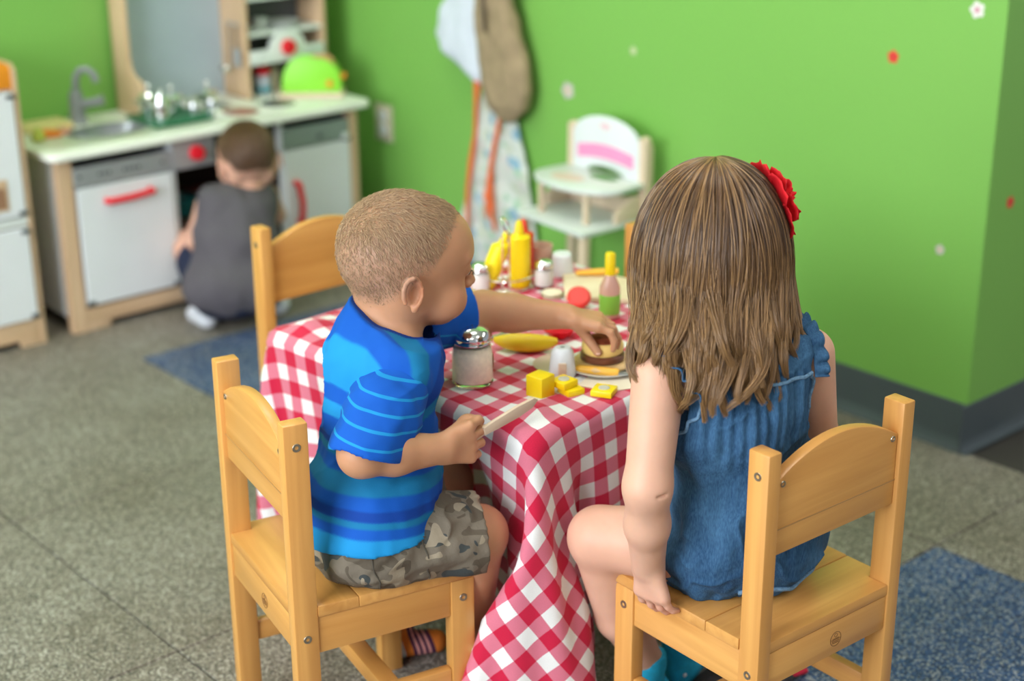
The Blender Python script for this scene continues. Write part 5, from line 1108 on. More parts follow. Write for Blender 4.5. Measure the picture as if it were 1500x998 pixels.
S.cap(shL, (1.32, 1.704, .594), .043, .043, .01); S.cap((1.32, 1.704, .594), (1.405, 1.695, .592), .043, .044, .01)
S.plane((1.398, 1.695, .59), (1, -.25, .0)); S.cap((1.36, 1.70, .592), (1.43, 1.69, .59), .035, .037, .004, 's')
part('sleeve', S.mesh('sleeve', folds(.0035, 30, 8)), M_sleeve, boy, world=True, label='left sleeve pushed forward under the chin')
# camouflage shorts
def camo():
    m, nt, N, L, P = _nt('camouflage_cotton'); tc = N.new('ShaderNodeTexCoord')
    def nz(sc, w): n_ = N.new('ShaderNodeTexNoise'); n_.noise_dimensions = '4D'; n_.inputs['W'].default_value = w; n_.inputs['Scale'].default_value = sc; n_.inputs['Detail'].default_value = 1.2; n_.inputs['Distortion'].default_value = .8; L.new(tc.outputs['Object'], n_.inputs['Vector']); return n_
    cur = None
    for i, (w, th, c) in enumerate(((1.3, .53, (.105, .085, .062)), (4.1, .60, (.055, .062, .062)), (7.7, .61, (.30, .25, .18)))):
        n_ = nz(26, w); g = N.new('ShaderNodeMath'); g.operation = 'GREATER_THAN'; g.inputs[1].default_value = th; L.new(n_.outputs['Fac'], g.inputs[0])
        mx = N.new('ShaderNodeMix'); mx.data_type = 'RGBA'; L.new(g.outputs[0], mx.inputs[0])
        if cur is None: mx.inputs[6].default_value = (.165, .138, .105, 1)
        else: L.new(cur, mx.inputs[6])
        mx.inputs[7].default_value = rgb(c); cur = mx.outputs[2]
    L.new(cur, P.inputs['Base Color']); P.inputs['Roughness'].default_value = .85; P.inputs['Specular IOR Level'].default_value = .2
    n2 = N.new('ShaderNodeTexNoise'); n2.inputs['Scale'].default_value = 70; n2.inputs['Detail'].default_value = 5; b_ = N.new('ShaderNodeBump'); b_.inputs['Strength'].default_value = .6; b_.inputs['Distance'].default_value = .003
    L.new(tc.outputs['Object'], n2.inputs['Vector']); L.new(n2.outputs['Fac'], b_.inputs['Height']); L.new(b_.outputs[0], P.inputs['Normal']); return m
M_camo = camo()
S = Sdf((1.02, 1.45, .29), (1.33, 1.76, .46), .0026)
S.ell((1.138, 1.608, .365), (.088, .103, .056), BF, .02); S.cap(hipR, kneeR, .066, .061, .02); S.cap(hipL, kneeL, .066, .061, .02); S.ell((1.11, 1.60, .345), (.055, .085, .035), BF, .02)
S.plane((1.252, 1.522, .35), (.9, -.38, .12)) if False else None
sl, X, Y, Z = S.sub((1.0, 1.0, .2), (1.4, 1.9, .5))
pR = ((X-1.262)*.92+(Y-1.518)*(-.38)+(Z-.35)*-.05); pL = (X-1.285)
sel = Y < 1.598
S.A = np.maximum(S.A, np.where(sel, pR, pL).astype(np.float32))
S.cap((1.225, 1.532, .350), kneeR, .048, .047, .004, 's'); S.cap((1.24, 1.663, .356), kneeL, .048, .047, .004, 's'); sl, X, Y, Z = S.sub((1.0, 1.0, .2), (1.4, 1.9, .5))
S.A = np.maximum(S.A, (.3095-Z+0*X+0*Y).astype(np.float32))
me = S.mesh('shorts', lambda V: creases(.0060, 22, 33, (.6, 1.2, 1.2), (.3, .7))(folds(.0060, 30, 31, (1, 1, 1.2))(V))); vv = verts(me); vv[:, 2] = np.maximum(vv[:, 2], .3092); me.vertices.foreach_set('co', vv.ravel())
sh = part('shorts', me, M_camo, boy, world=True, label='grey-brown camouflage shorts')
for pth in ([(1.06, 1.545, .40), (1.12, 1.525, .385), (1.18, 1.505, .375), (1.235, 1.50, .36)], [(1.09, 1.53, .37), (1.095, 1.53, .345), (1.10, 1.53, .325)], [(1.15, 1.51, .385), (1.16, 1.505, .35), (1.165, 1.505, .32)]):
    part('seam', MB().tube(snap(pth, sh, .0006, 30), .0011, 6), mat('seam_olive', (.07, .06, .045), .9), sh, world=True)
def strip_on(path, w, m, name, parent, up=(0, 0, 1), th=.0016):
    mb = MB(); mb.tube(path, w, 8); return part(name, mb, m, parent, world=True)
# socks
def sock_mat():
    return band_mat('striped_sock', (1, -.35, .25), [(-.06, (.78, .78, .80)), (-.010, (.80, .22, .03)), (.004, (.10, .03, .07)), (.010, (.75, .33, .30)), (.0145, (.10, .03, .07)), (.020, (.75, .33, .30)), (.0245, (.10, .03, .07)), (.030, (.75, .33, .30)), (.0345, (.10, .03, .07)), (.042, (.80, .22, .03)), (.09, (.80, .22, .03))])
M_sock = sock_mat()
for nm, an, fe, rl in (('L', ankL, feet[2:], 'left sock striped orange, white and purple'), ('R', ankR, feet[:2], 'right sock striped orange, white and purple')):
    S = Sdf(np.array(an)-(.07, .08, .08), np.array(an)+(.11, .08, .06), .0025)
    S.add(fe, .0030); S.cap(an, np.array(an)+(0, 0, .03), .0255, .026, .01); S.plane((0, 0, an[2]+.035), (0, 0, 1)); sl, X, Y, Z = S.sub((0, 0, -1), (3, 3, 1)); S.A = np.maximum(S.A, (.0005-Z+0*X+0*Y).astype(np.float32))
    me = S.mesh('sock'); o = link('sock', me, M_sock, None); me.transform(Matrix.Translation(-Vector(an))); o.location = Vector(an)-Vector(boy.location); o.parent = boy; o['label'] = rl
# knife in his fist
wk = root('wooden_knife', "pale wooden toy knife held in the boy's fist over the tablecloth corner", 'knife', (1.26, 1.49, .51))
part('handle', MB().tube([(1.226, 1.512, .486), (1.240, 1.503, .498), (1.263, 1.494, .5155)], [.0055, .006, .0058], 12), palew[0], wk, world=True)
kd = Vector((1.352-1.256, -.004, .534-.513)).normalized()
kpnts = []
A0 = Vector((1.254, 1.488, .513)); upk = Vector((-kd.z, 0, kd.x))
for (s_, h_) in ((0, -.006), (.02, -.0075), (.06, -.0085), (.085, -.006), (.096, .001), (.090, .007), (.06, .0085), (.02, .0075), (0, .006)): kpnts.append(A0+kd*s_+upk*h_)
part('blade', MB().prism(kpnts, (0, .006, 0), .0015), palew[0], wk, world=True)

# ------------------------------------------------------------------ the girl in the denim romper, seen from behind
GF = frame((math.cos(R(84)), math.sin(R(84)), 0)); GU = frame((.375, .927, 0)); GHF = frame((.42, .88, -.20)); GHC = np.array((1.452, 1.280, .798))
girl = root('person', 'girl with long brown hair in a blue denim romper, seated with her back to us', 'person', (1.50, 1.22, .31))
gsL, geL, gwL = (1.338, 1.252, .642), (1.302, 1.232, .508), (1.345, 1.268, .368)
gsR, geR, gwR = (1.540, 1.180, .640), (1.600, 1.205, .500), (1.615, 1.330, .440)
ghL, gkL, gaL = (1.452, 1.250, .362), (1.378, 1.392, .348), (1.488, 1.398, .100)
ghR, gkR, gaR = (1.550, 1.250, .362), (1.575, 1.435, .352), (1.595, 1.435, .080)
gtorso = [('e', (1.500, 1.222, .378), (.070, .095, .065), GF, .03), ('e', (1.472, 1.222, .460), (.060, .085, .078), GU, .03), ('e', (1.443, 1.216, .565), (.056, .086, .085), GU, .03), ('c', (1.368, 1.243, .648), (1.508, 1.190, .648), .030, .030, .03)]
gneck = [('c', (1.442, 1.222, .65), (1.448, 1.262, .735), .036, .035, .02)]
glegs = [('c', ghL, gkL, .058, .044, .02), ('c', gkL, (1.432, 1.402, .20), .041, .036, .012), ('c', (1.432, 1.402, .20), gaL, .036, .023, .01),
         ('c', ghR, gkR, .058, .044, .02), ('c', gkR, (1.565, 1.44, .20), .041, .036, .012), ('c', (1.565, 1.44, .20), gaR, .036, .023, .01)]
gfeet = [('c', gaL, (1.494, 1.402, .030), .022, .021, .01), ('c', (1.488, 1.388, .024), (1.545, 1.430, .018), .021, .017, .012), ('c', gaR, (1.602, 1.434, .028), .022, .021, .01), ('c', (1.598, 1.430, .023), (1.662, 1.452, .018), .021, .017, .012)]
garms = [('c', gsL, geL, .034, .0290, .02), ('c', geL, (1.318, 1.246, .445), .0290, .0275, .015), ('c', (1.318, 1.246, .445), gwL, .0275, .0220, .015), ('c', gsR, geR, .034, .0295, .02), ('c', geR, gwR, .029, .0195, .01)]
F = Sdf((1.24, 1.12, -.005), (1.68, 1.52, .905), .0027)
F.add(gtorso, -.004); F.add(gneck); F.add(glegs); F.add(gfeet); F.add(garms); head(F, GHC-np.array((0, 0, .008)), GHF, .93)
F.ell((1.296, 1.2015, .508), (.010, .004, .0014), None, .002, 's')
hand(F, gwL, (.10, -.10, -1), (1, .15, 0), (-.05, 1, 0), curl=((18, 30, 25), (15, 28, 25), (14, 26, 25), (14, 24, 25)), thumb=((1.360, 1.290, .336), (1.370, 1.300, .320)), L=.092, tr=.0063, spread=.3)
hand(F, gwR, (-.10, 1, -.25), (-.1, 0, -1), (-1, -.1, 0), curl=((15, 20, 15),)*4, thumb=((1.590, 1.355, .430), (1.582, 1.375, .424)), L=.094)
me = F.mesh('body'); V = verts(me); del F
q = (V-GHC) @ GHF.T; col = np.tile(np.array([.68, .39, .275]), (len(V), 1))
lip = np.exp(-(((q[:, 0]-.09)/.012)**2+(q[:, 1]/.016)**2+((q[:, 2]+.058)/.008)**2)); col *= (1+lip[:, None]*np.array([.02, -.4, -.35]))
for p_, rr, kk in ((gkL, .045, .5), (gkR, .045, .5), ((1.36, 1.255, .30), .03, .7), (geL, .02, .5), ((1.358, 1.25, .625), .03, .5)):
    col *= 1+kk*np.exp(-((V-np.array(p_))**2).sum(1)/rr**2)[:, None]*np.array([.02, -.20, -.20])
paint(me, col); part('body', me, M_skin, girl, world=True)
eyes(girl, GHC, GHF, MATS['iris_brown'])
# denim romper
def denim():
    m, nt, N, L, P = _nt('washed_denim'); tc = N.new('ShaderNodeTexCoord')
    n1 = N.new('ShaderNodeTexNoise'); n1.inputs['Scale'].default_value = 14; n1.inputs['Detail'].default_value = 6; mp = N.new('ShaderNodeMapping'); mp.inputs['Scale'].default_value = (1, 1, .45); L.new(tc.outputs['Object'], mp.inputs[0]); L.new(mp.outputs[0], n1.inputs['Vector'])
    n2 = N.new('ShaderNodeTexNoise'); n2.inputs['Scale'].default_value = 520; n2.inputs['Detail'].default_value = 2; m2 = N.new('ShaderNodeMapping'); m2.inputs['Scale'].default_value = (1, 1, .25); L.new(tc.outputs['Object'], m2.inputs[0]); L.new(m2.outputs[0], n2.inputs['Vector'])
    a = N.new('ShaderNodeMath'); a.operation = 'MULTIPLY_ADD'; a.inputs[1].default_value = .45; L.new(n2.outputs['Fac'], a.inputs[0])
    b = N.new('ShaderNodeMath'); b.operation = 'MULTIPLY'; b.inputs[1].default_value = .62; L.new(n1.outputs['Fac'], b.inputs[0]); L.new(b.outputs[0], a.inputs[2])
    rp = N.new('ShaderNodeValToRGB'); E = rp.color_ramp.elements; E[0].position = .34; E[0].color = (.012, .045, .115, 1); E[1].position = .74; E[1].color = (.065, .165, .295, 1)
    L.new(a.outputs[0], rp.inputs[0]); L.new(rp.outputs[0], P.inputs['Base Color']); P.inputs['Roughness'].default_value = .85; P.inputs['Specular IOR Level'].default_value = .2
    bp_ = N.new('ShaderNodeBump'); bp_.inputs['Strength'].default_value = .35; bp_.inputs['Distance'].default_value = .0015; L.new(a.outputs[0], bp_.inputs['Height']); L.new(bp_.outputs[0], P.inputs['Normal']); return m
M_den = denim(); M_denl = mat('pale_denim_edge', (.13, .245, .38), .9, var=.3, scale=260, bump=.4, bscale=500)
S = Sdf((1.30, 1.08, .30), (1.64, 1.40, .71), .0027)
S.add(gtorso[:3], .011); S.ell((1.502, 1.225, .372), (.085, .106, .062), GF, .02); S.ell((1.490, 1.225, .42), (.078, .098, .07), GF, .03)
S.cap(ghL, (1.435, 1.305, .355), .070, .064, .02); S.cap(ghR, (1.565, 1.325, .355), .068, .062, .02)
S.cap((1.372, 1.240, .640), (1.505, 1.190, .640), .042, .042, .03)
S.cap(gneck[0][1], gneck[0][2], .046, .050, .008, 's'); S.plane((1.44, 1.22, .672), (.0, .0, 1)); S.cap(gsL, geL, .041, .037, .008, 's'); S.cap(gsR, geR, .041, .037, .008, 's')
S.ell((1.335, 1.235, .590), (.026, .060, .048), GU*0+np.eye(3), .006, 's'); S.ell((1.545, 1.172, .588), (.026, .060, .048), np.eye(3), .006, 's')
sl, X, Y, Z = S.sub((1, 1, 0), (2, 2, 1)); S.A = np.maximum(S.A, np.maximum(.3095-Z+0*X+0*Y, (Y-1.322)+0*X+0*Z).astype(np.float32))
def rwr(V):
    V = folds(.0095, 20, 41, (1, 1, .45))(V); V = folds(.0030, 55, 47, (1, 1, .6))(V); V = creases(.0075, 14, 52, (1.1, 1.1, .8), (.5, .6))(V); V = creases(.0045, 24, 57, (1, 1, .9), (-.6, .3))(V)
    c = np.array((1.455, 1.222)); d = V[:, :2]-c; ang = np.arctan2(d[:, 1], d[:, 0]); top = sstep(.50, .60, V[:, 2])*(V[:, 2] < .642)
    V[:, :2] += (d/np.linalg.norm(d, axis=1)[:, None])*(top*.0028*np.sin(ang*34))[:, None]
    V[:, 2] = np.maximum(V[:, 2], .3092); return V
romper = part('romper', S.mesh('romper', rwr), M_den, girl, world=True, label='washed blue denim romper')
# seams, hem and ruffles
def ruffle(path, outv, wid, amp, freq, th, m, name, lab=None):
    """a gathered strip of denim following a path"""
    P_ = np.array(path, float); n = 90; t = np.linspace(0, 1, n); tt = np.linspace(0, 1, len(P_)); C = np.stack([np.interp(t, tt, P_[:, i]) for i in range(3)], 1)
    for _ in range(6): C[1:-1] = .5*C[1:-1]+.25*(C[:-2]+C[2:])
    O = np.array([np.interp(t, np.linspace(0, 1, len(outv)), [nrm(o)[i] for o in outv]) for i in range(3)]).T
    T_ = np.gradient(C, axis=0); T_ /= np.linalg.norm(T_, axis=1)[:, None]; N_ = np.cross(T_, O); mb = MB(); rows = []
    for j in range(6):
        u = j/5; rows.append([mb.bm.verts.new(Vector(C[i]+O[i]*wid*u+N_[i]*amp*u*math.sin(freq*t[i]*2*math.pi+.7*math.sin(9*t[i]))+T_[i]*amp*.35*u*math.cos(freq*t[i]*2*math.pi))) for i in range(n)])
    for a, b in zip(rows, rows[1:]):
        for i in range(n-1): mb.bm.faces.new((a[i], a[i+1], b[i+1], b[i]))
    me = mb.mesh(name, True, 60); o = part(name, me, m, girl, world=True, label=lab); sd = o.modifiers.new('t', 'SOLIDIFY'); sd.thickness = th; sd.offset = 0; return o
ruffle([(1.352, 1.290, .672), (1.345, 1.268, .686), (1.342, 1.246, .686), (1.340, 1.224, .674), (1.346, 1.202, .654), (1.352, 1.190, .636)], [(-1, .2, .2), (-1, .1, .3), (-1, 0, .3), (-1, -.1, .2), (-.9, -.4, 0), (-.8, -.5, -.2)], .022, .004, 8, .0016, M_den, 'shoulder_ruffle', 'gathered denim ruffle on the left shoulder')
ruffle([(1.505, 1.140, .628), (1.508, 1.146, .650), (1.510, 1.158, .676), (1.516, 1.18, .688), (1.525, 1.205, .682), (1.53, 1.225, .66)], [(.9, -.5, -.1), (1, -.4, .1), (1, -.2, .3), (1, 0, .3), (1, .2, .3), (1, .3, .1)], .020, .004, 8, .0016, M_den, 'shoulder_ruffle', 'gathered denim ruffle on the right shoulder')
part('armhole_edge', MB().tube(snap([(1.352, 1.190, .640), (1.347, 1.189, .622), (1.341, 1.198, .600), (1.340, 1.215, .578), (1.342, 1.24, .560), (1.348, 1.27, .556)], romper), .0024, 8), M_denl, girl, world=True, label='pale stitched armhole edge')
part('armhole_edge', MB().tube(snap([(1.508, 1.136, .634), (1.516, 1.133, .616), (1.528, 1.138, .592), (1.535, 1.155, .570), (1.538, 1.18, .556)], romper), .0024, 8), M_denl, girl, world=True, label='pale stitched armhole edge')
part('back_band', MB().tube(snap([(1.353, 1.188, .643), (1.372, 1.169, .640), (1.40, 1.156, .637), (1.43, 1.147, .635), (1.46, 1.139, .635), (1.49, 1.135, .635), (1.508, 1.136, .634)], romper), .0024, 8), M_denl, girl, world=True, label='stitched band across the back')
part('hem', MB().tube(snap([(1.415, 1.165, .319), (1.435, 1.138, .315), (1.465, 1.122, .314), (1.50, 1.117, .314), (1.54, 1.123, .314), (1.575, 1.142, .316), (1.596, 1.172, .320), (1.604, 1.21, .325), (1.60, 1.25, .325)], romper), .0034, 8), M_denl, girl, world=True, label='frayed pale hem')
# frayed hem: short pale threads and a rolled edge along the seat
hem = [(1.405, 1.165, .318), (1.43, 1.135, .314), (1.465, 1.118, .313), (1.50, 1.114, .313), (1.54, 1.120, .313), (1.575, 1.140, .315), (1.598, 1.172, .320), (1.605, 1.21, .33)]
# socks
M_bs = mat('turquoise_sock', (.015, .42, .68), .85, var=.12, scale=120, bump=.3, bscale=400)
for an, fe, lab in ((np.array(gaL), gfeet[:2], 'turquoise left sock with small white marks'), (np.array(gaR), gfeet[2:], 'turquoise right sock with white grip print')):
    S = Sdf(an-(.07, .08, .09), an+(.12, .12, .04), .0026); S.add(fe, .003); S.cap(an, an+(0, 0, .02), .0265, .027, .01); S.plane((0, 0, an[2]+.016), (0, 0, 1)); sl, X, Y, Z = S.sub((0, 0, -1), (3, 3, 1)); S.A = np.maximum(S.A, (.0005-Z+0*X+0*Y).astype(np.float32))
    me = S.mesh('sock'); sk_ = part('sock', me, M_bs, girl, world=True, label=lab)
    gp_ = MB()
    for k in range(6): gp_.ell((an[0]-.010+.008*k, an[1]-.025+.011*k, .030-.001*k), (.004, .0025, .0035), 8, 6)
    part('grip_mark', gp_, M_white, sk_, world=True)['kind'] = 'stuff'

# long hair
rs = np.random.RandomState(12)
HCn = np.array((1.450, 1.272, .749))
def hair_pts(phi, rho, zend, ph, amp, kf, t, drift):
    """phi azimuth, rho layer 0..1, path parameter t 0..1 (k,)"""
    n = len(phi); th = np.minimum(t[None]/.5, 1)*math.pi/2
    zq = HCn[2]+.024*np.sin(phi[:, None]*43); H_ = HCn[2]+.145-zq; Rx, Ry = .102, .098
    z = zq+H_*np.cos(th)*rho[:, None]
    s = np.sin(th)
    fall = np.clip((t[None]-.5)/.5, 0, 1); z = z-fall*(zq-zend[:, None])
    # widening, then narrowing to the ends
    f2 = np.clip(fall/.75, 0, 1); f2 = f2*f2*(3-2*f2); prof = 1+.07*f2-.10*np.clip((fall-.8)/.2, 0, 1)**2
    rx = Rx*rho[:, None]*s*prof; ry = Ry*rho[:, None]*s*(1-.10*f2)
    cx = HCn[0]-.026*f2; cy = HCn[1]-.034*f2
    fw_ = np.clip((t[None]-.22)/.78, 0, 1); w = amp[:, None]*(fw_**1.8)*np.sin(ph[:, None]+kf[:, None]*fw_*2*math.pi)
    w2 = amp[:, None]*(fw_**1.8)*np.cos(ph[:, None]*1.7+kf[:, None]*fw_*2*math.pi)*.8
    a = phi[:, None]+w/.1+drift[:, None]*fw_**1.5
    x = cx+(rx+w2*.6)*np.cos(a); y = cy+(ry+w2*.6)*np.sin(a)
    return np.stack([x, y, z+0*x], -1)
def hair_bundle(n, K, ncl, amp0, rlo, rhi, zlo, zhi, tight, seed):
    r = np.random.RandomState(seed); face = R(62); half = R(55)
    pc = face+half+r.rand(ncl)*(2*math.pi-2*half); zc = zlo+(zhi-zlo)*r.rand(ncl); phc = r.rand(ncl)*6.28; ac = amp0*(.5+r.rand(ncl)); kc = .3+.55*r.rand(ncl); rc = rlo+(rhi-rlo)*r.rand(ncl); dc = (r.rand(ncl)-.5)*.3
    back = np.cos(pc-face-math.pi); zc = zc+.03*(1-back)*.5+.012*np.clip(np.cos(pc-R(139)), 0, 1)**2
    c = r.randint(0, ncl, n); t = np.linspace(0, 1, K)
    spread = (r.rand(n)-.5); g = hair_pts(pc[c], rc[c], zc[c], phc[c], ac[c], kc[c], t, dc[c])
    own = hair_pts(pc[c]+spread*.42, np.clip(rc[c]+.09*r.randn(n)*.6, rlo-.05, 1.02), zc[c]+.012*r.randn(n), phc[c]+.35*r.randn(n), ac[c], kc[c], t, dc[c])
    f = np.clip((t-.2)/.75, 0, 1)**.7*tight
    P_ = own*(1-f[None, :, None])+g*f[None, :, None]
    P_ += (r.randn(n, 1, 3)*.0016+np.cumsum(r.randn(n, K, 3), 1)*.00012)*np.clip(t*3, 0, 1)[None, :, None]
    return P_
M_gh = hair_mat('long_brown_hair', (.050, .023, .011), (.135, .066, .028), (.40, .22, .085), .30)
Kp = 26; rad = np.interp(np.linspace(0, 1, Kp), [0, .8, 1], [.00042, .00038, .0001])
P1 = hair_bundle(9000, Kp, 110, .015, .93, 1.0, .620, .675, .88, 1)
P2 = hair_bundle(4500, Kp, 46, .034, .94, 1.03, .598, .655, .95, 2)
P3 = hair_bundle(3500, Kp, 60, .006, .80, .92, .645, .69, .5, 3)
strands('hair', np.concatenate([P1, P2, P3]), rad, M_gh, girl, label='long wavy light brown hair over the back')
r_ = np.random.RandomState(4); fl = hair_bundle(110, Kp, 110, .022, .98, 1.10, .63, .70, 0, 9)
strands('loose_hair', fl, rad*.55, M_gh, girl, label='loose single hairs')
# hair mass underneath so that the head never shows through
hm_ = MB(); prof_t = np.linspace(0, .93, 26); rings = []
for t in prof_t:
    ring_ = hair_pts(np.linspace(R(62+52), R(62+308), 40), np.full(40, .90), np.full(40, .68), np.zeros(40), np.zeros(40), np.ones(40), np.array([t]), np.zeros(40))[:, 0]
    rings.append([hm_.bm.verts.new(Vector(p)) for p in ring_])
for A, B2 in zip(rings, rings[1:]):
    for k in range(39): hm_.bm.faces.new((A[k], A[k+1], B2[k+1], B2[k]))
part('hair_underlayer', hm_, mat('hair_base_brown', (.13, .07, .035), .6, var=.4, scale=60, stretch=(6, 6, .4)), girl, world=True)
# red rose in her hair
rose = root('hair_rose', "red fabric rose pinned in the girl's hair on the right", 'flower', (1.508, 1.235, .832))
M_rose = mat('rose_red', (.74, .006, .015), .7, var=.25, scale=30, bump=.3, bscale=80)
rose.scale = (1.12, 1.12, 1.12); rdir = Vector((.80, -.30, .20)).normalized(); rq = Vector((0, 0, 1)).rotation_difference(rdir)
def petal(r, h, ang, tilt, curl, sd):
    mb = MB(); g = random.Random(sd); nu, nv = 9, 7; rows = []
    for j in range(nv):
        v = j/(nv-1); row = []
        for i in range(nu):
            u = (i/(nu-1)-.5)*2; wdt = math.sin(math.pi*min(1, .12+v*.72))**.6
            a = ang+u*.62*wdt*(1.15-.25*v); rr = r*(.25+.75*v**.8)+tilt*v*v+.0018*math.sin(7*u+sd)*v
            z = h*v*(1-curl*v)-.004*abs(u)**2*v+.0015*math.sin(5*u+2*sd)*v
            row.append(mb.bm.verts.new(rq @ Vector((rr*math.cos(a), rr*math.sin(a), z))))
        rows.append(row)
    for a, b in zip(rows, rows[1:]):
        for i in range(nu-1): mb.bm.faces.new((a[i], a[i+1], b[i+1], b[i]))
    return mb
k = 0
for lay, (cnt, r, h, tl_, cu) in enumerate(((3, .007, .034, .001, .05), (4, .014, .034, .004, .12), (5, .023, .032, .009, .25), (6, .030, .028, .013, .45), (6, .036, .018, .014, .7))):
    for i in range(cnt):
        k += 1; o = part('petal', petal(r, h, 2*math.pi*(i+.37*lay)/cnt, tl_, cu, k), M_rose, rose); sd = o.modifiers.new('t', 'SOLIDIFY'); sd.thickness = .0008

# ------------------------------------------------------------------ the boy crouching at the play kitchen
kid = root('person', 'small boy in a grey sleeveless shirt crouching at the open play kitchen', 'person', (1.98, 3.33, 0))
KHF = frame((.25, .90, -.36)); KHC = np.array((2.068, 3.372, .408))
ksL, keL, kwL = (1.945, 3.37, .305), (1.912, 3.38, .215), (1.955, 3.475, .20)
ksR, keR, kwR = (2.115, 3.36, .300), (2.155, 3.39, .235), (2.14, 3.47, .21)
kt = [('e', (1.962, 3.300, .115), (.080, .118, .085), KHF*0+frame((.2, .98, 0)), .03), ('e', (1.992, 3.318, .20), (.075, .102, .085), frame((.2, .98, 0)), .03), ('e', (2.02, 3.345, .275), (.065, .093, .06), frame((.2, .98, 0)), .03), ('c', (1.960, 3.36, .315), (2.095, 3.352, .300), .030, .030, .03)]
kl = [('c', (1.92, 3.31, .10), (1.935, 3.45, .17), .060, .046, .02), ('c', (1.935, 3.45, .17), (1.905, 3.355, .05), .042, .028, .01), ('c', (2.02, 3.30, .10), (2.115, 3.42, .18), .060, .046, .02), ('c', (2.115, 3.42, .18), (2.095, 3.33, .06), .042, .028, .01)]
kf_ = [('c', (1.900, 3.335, .026), (1.905, 3.405, .018), .024, .018, .01), ('c', (2.095, 3.305, .026), (2.11, 3.375, .018), .024, .018, .01)]
F = Sdf((1.80, 3.17, -.004), (2.24, 3.56, .52), .0036)
F.add(kt, -.006); F.add(kl); F.add(kf_); F.add([('c', ksL, keL, .030, .026), ('c', keL, kwL, .026, .018), ('c', ksR, keR, .030, .026), ('c', keR, kwR, .026, .018), ('c', (2.055, 3.35, .31), (2.064, 3.365, .37), .036, .035, .02)])
head(F, KHC, KHF, .96)
hand(F, kwL, (.2, 1, -.1), (.2, 0, -1), (1, -.2, 0), thumb=((1.965, 3.50, .215), (1.975, 3.51, .21)), L=.085)
hand(F, kwR, (-.2, 1, -.1), (-.2, 0, -1), (-1, -.2, 0), thumb=((2.12, 3.485, .205), (2.11, 3.50, .20)), L=.085)
me = F.mesh('body'); V = verts(me); col = np.tile(np.array([.66, .37, .27]), (len(V), 1)); q = (V-KHC) @ KHF.T
hm = sstep(-.006, .012, q[:, 2]-np.interp(q[:, 0], [-.10, -.03, 0, .03, .07], [-.046, -.036, .004, .012, .050])-.030*sstep(.045, .066, abs(q[:, 1])))*(V[:, 2] > .33); col = col*(1-hm[:, None])+np.array([.06, .03, .016])*hm[:, None]
paint(me, col); VN = vnorm(me); part('body', me, M_skin, kid, world=True)
cand = np.nonzero(hm > .3)[0]; ix = np.random.RandomState(3).choice(cand, 7000); r_ = np.random.RandomState(8)
pn = VN[ix]; dirn = nrm(-KHF[2]*.8-KHF[0]*.3)[None]+r_.randn(len(ix), 3)*.25; tan = dirn-(dirn*pn).sum(1)[:, None]*pn; tan /= np.linalg.norm(tan, axis=1)[:, None]+1e-9; ln = .008+.005*r_.rand(len(ix))
pts = np.stack([V[ix]+(tan*t+pn*(.28*t-.2*t*t))*ln[:, None] for t in (0, .33, .66, 1.0)], 1)
strands('hair', pts, np.array([.0007, .0007, .0005, .0002]), hair_mat('short_dark_brown_hair', (.05, .022, .009), (.10, .045, .018), (.16, .08, .035)), kid, label='short dark brown hair')
eyes(kid, KHC, KHF, MATS['iris_brown'])
S = Sdf((1.80, 3.17, .03), (2.2, 3.50, .36), .0036); S.add(kt, .008); S.ell((1.965, 3.300, .10), (.092, .12, .062), frame((.2, .98, 0)), .03)
S.plane((1.97, 3.3, .062), (-.05, .25, -1)); S.cap((1.958, 3.345, .30), (1.925, 3.352, .245), .038, .034, .02); S.cap((2.12, 3.37, .295), keR, .034, .03, .006, 's'); S.ell((2.06, 3.365, .335), (.045, .042, .022), None, .006, 's')
part('vest', S.mesh('vest', folds(.007, 18, 61, (1, 1, .6))), mat('grey_jersey', (.095, .085, .100), .9, var=.08), kid, world=True, label='grey sleeveless shirt')
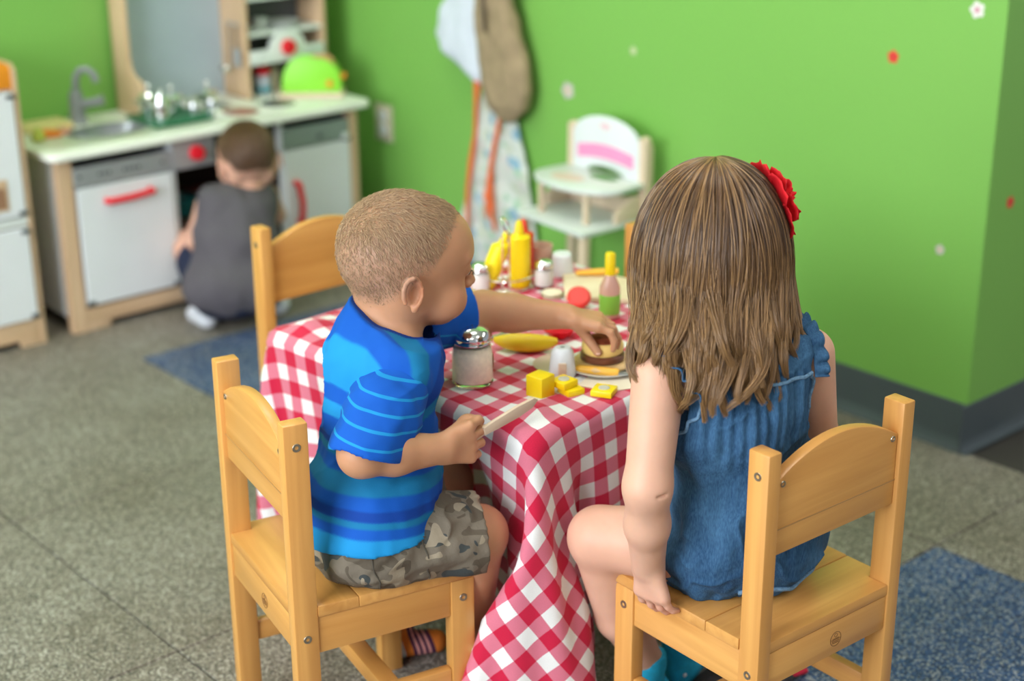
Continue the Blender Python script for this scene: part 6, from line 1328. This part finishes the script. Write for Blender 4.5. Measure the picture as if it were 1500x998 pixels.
S = Sdf((1.80, 3.17, .0), (2.22, 3.55, .26), .0036); S.ell((1.975, 3.298, .085), (.090, .112, .062), frame((.2, .98, 0)), .02); S.add([kl[0], kl[2]], .008); S.plane((1.9, 3.43, .17), (-.1, 1, .35)); sl, X, Y, Z = S.sub((0, 0, -1), (9, 9, 1)); S.A = np.maximum(S.A, (.012-Z+0*X+0*Y).astype(np.float32))
part('shorts', S.mesh('shorts', folds(.004, 22, 71)), mat('navy_cotton', (.010, .016, .045), .85), kid, world=True, label='navy shorts')
for an, fe in (((1.900, 3.35, .05), kf_[:1]), ((2.095, 3.33, .06), kf_[1:])):
    S = Sdf(np.array(an)-(.06, .08, .06), np.array(an)+(.07, .11, .06), .003); S.add(fe, .0035); S.cap(an, np.array(an)+(0, .01, .02), .031, .031, .01); S.plane((0, 0, an[2]+.03), (0, 0, 1)); sl, X, Y, Z = S.sub((0, 0, -1), (9, 9, 1)); S.A = np.maximum(S.A, (.0006-Z+0*X+0*Y).astype(np.float32))
    part('sock', S.mesh('sock'), mat('white_sock', (.72, .74, .80), .85), kid, world=True, label='white sock')

# dark cloth thing on the floor under the girl's chair
M_dk = mat('dark_grey_cloth', (.045, .040, .040), .9, var=.25, scale=60, bump=.4, bscale=200)
S = Sdf((1.54, 1.29, -.002), (1.80, 1.46, .08), .003)
S.ell((1.64, 1.365, .012), (.060, .040, .032), frame((.9, -.4, 0)), .02); S.ell((1.70, 1.345, .010), (.055, .032, .022), frame((.9, -.4, 0)), .02)
sl, X, Y, Z = S.sub((0, 0, -1), (9, 9, 1)); S.A = np.maximum(S.A, (.0005-Z+0*X+0*Y).astype(np.float32))
me = S.mesh('cloth_shoe', folds(.006, 40, 5)); vv = verts(me); vv[:, 2] = np.maximum(vv[:, 2], .0003); me.vertices.foreach_set('co', vv.ravel()); me.transform(Matrix.Translation(-Vector((1.66, 1.36, 0))))
cs = link('cloth_bag', me, M_dk); cs.location = (1.66, 1.36, 0); tag(cs, "crumpled dark grey cloth thing on the floor under the girl's chair", 'bag')
part('red_strap', MB().tube([(1.70, 1.325, .022), (1.735, 1.315, .014), (1.765, 1.318, .006)], .005, 8), mat('strap_red', (.55, .01, .04), .7), cs, world=True, label='short red strap')
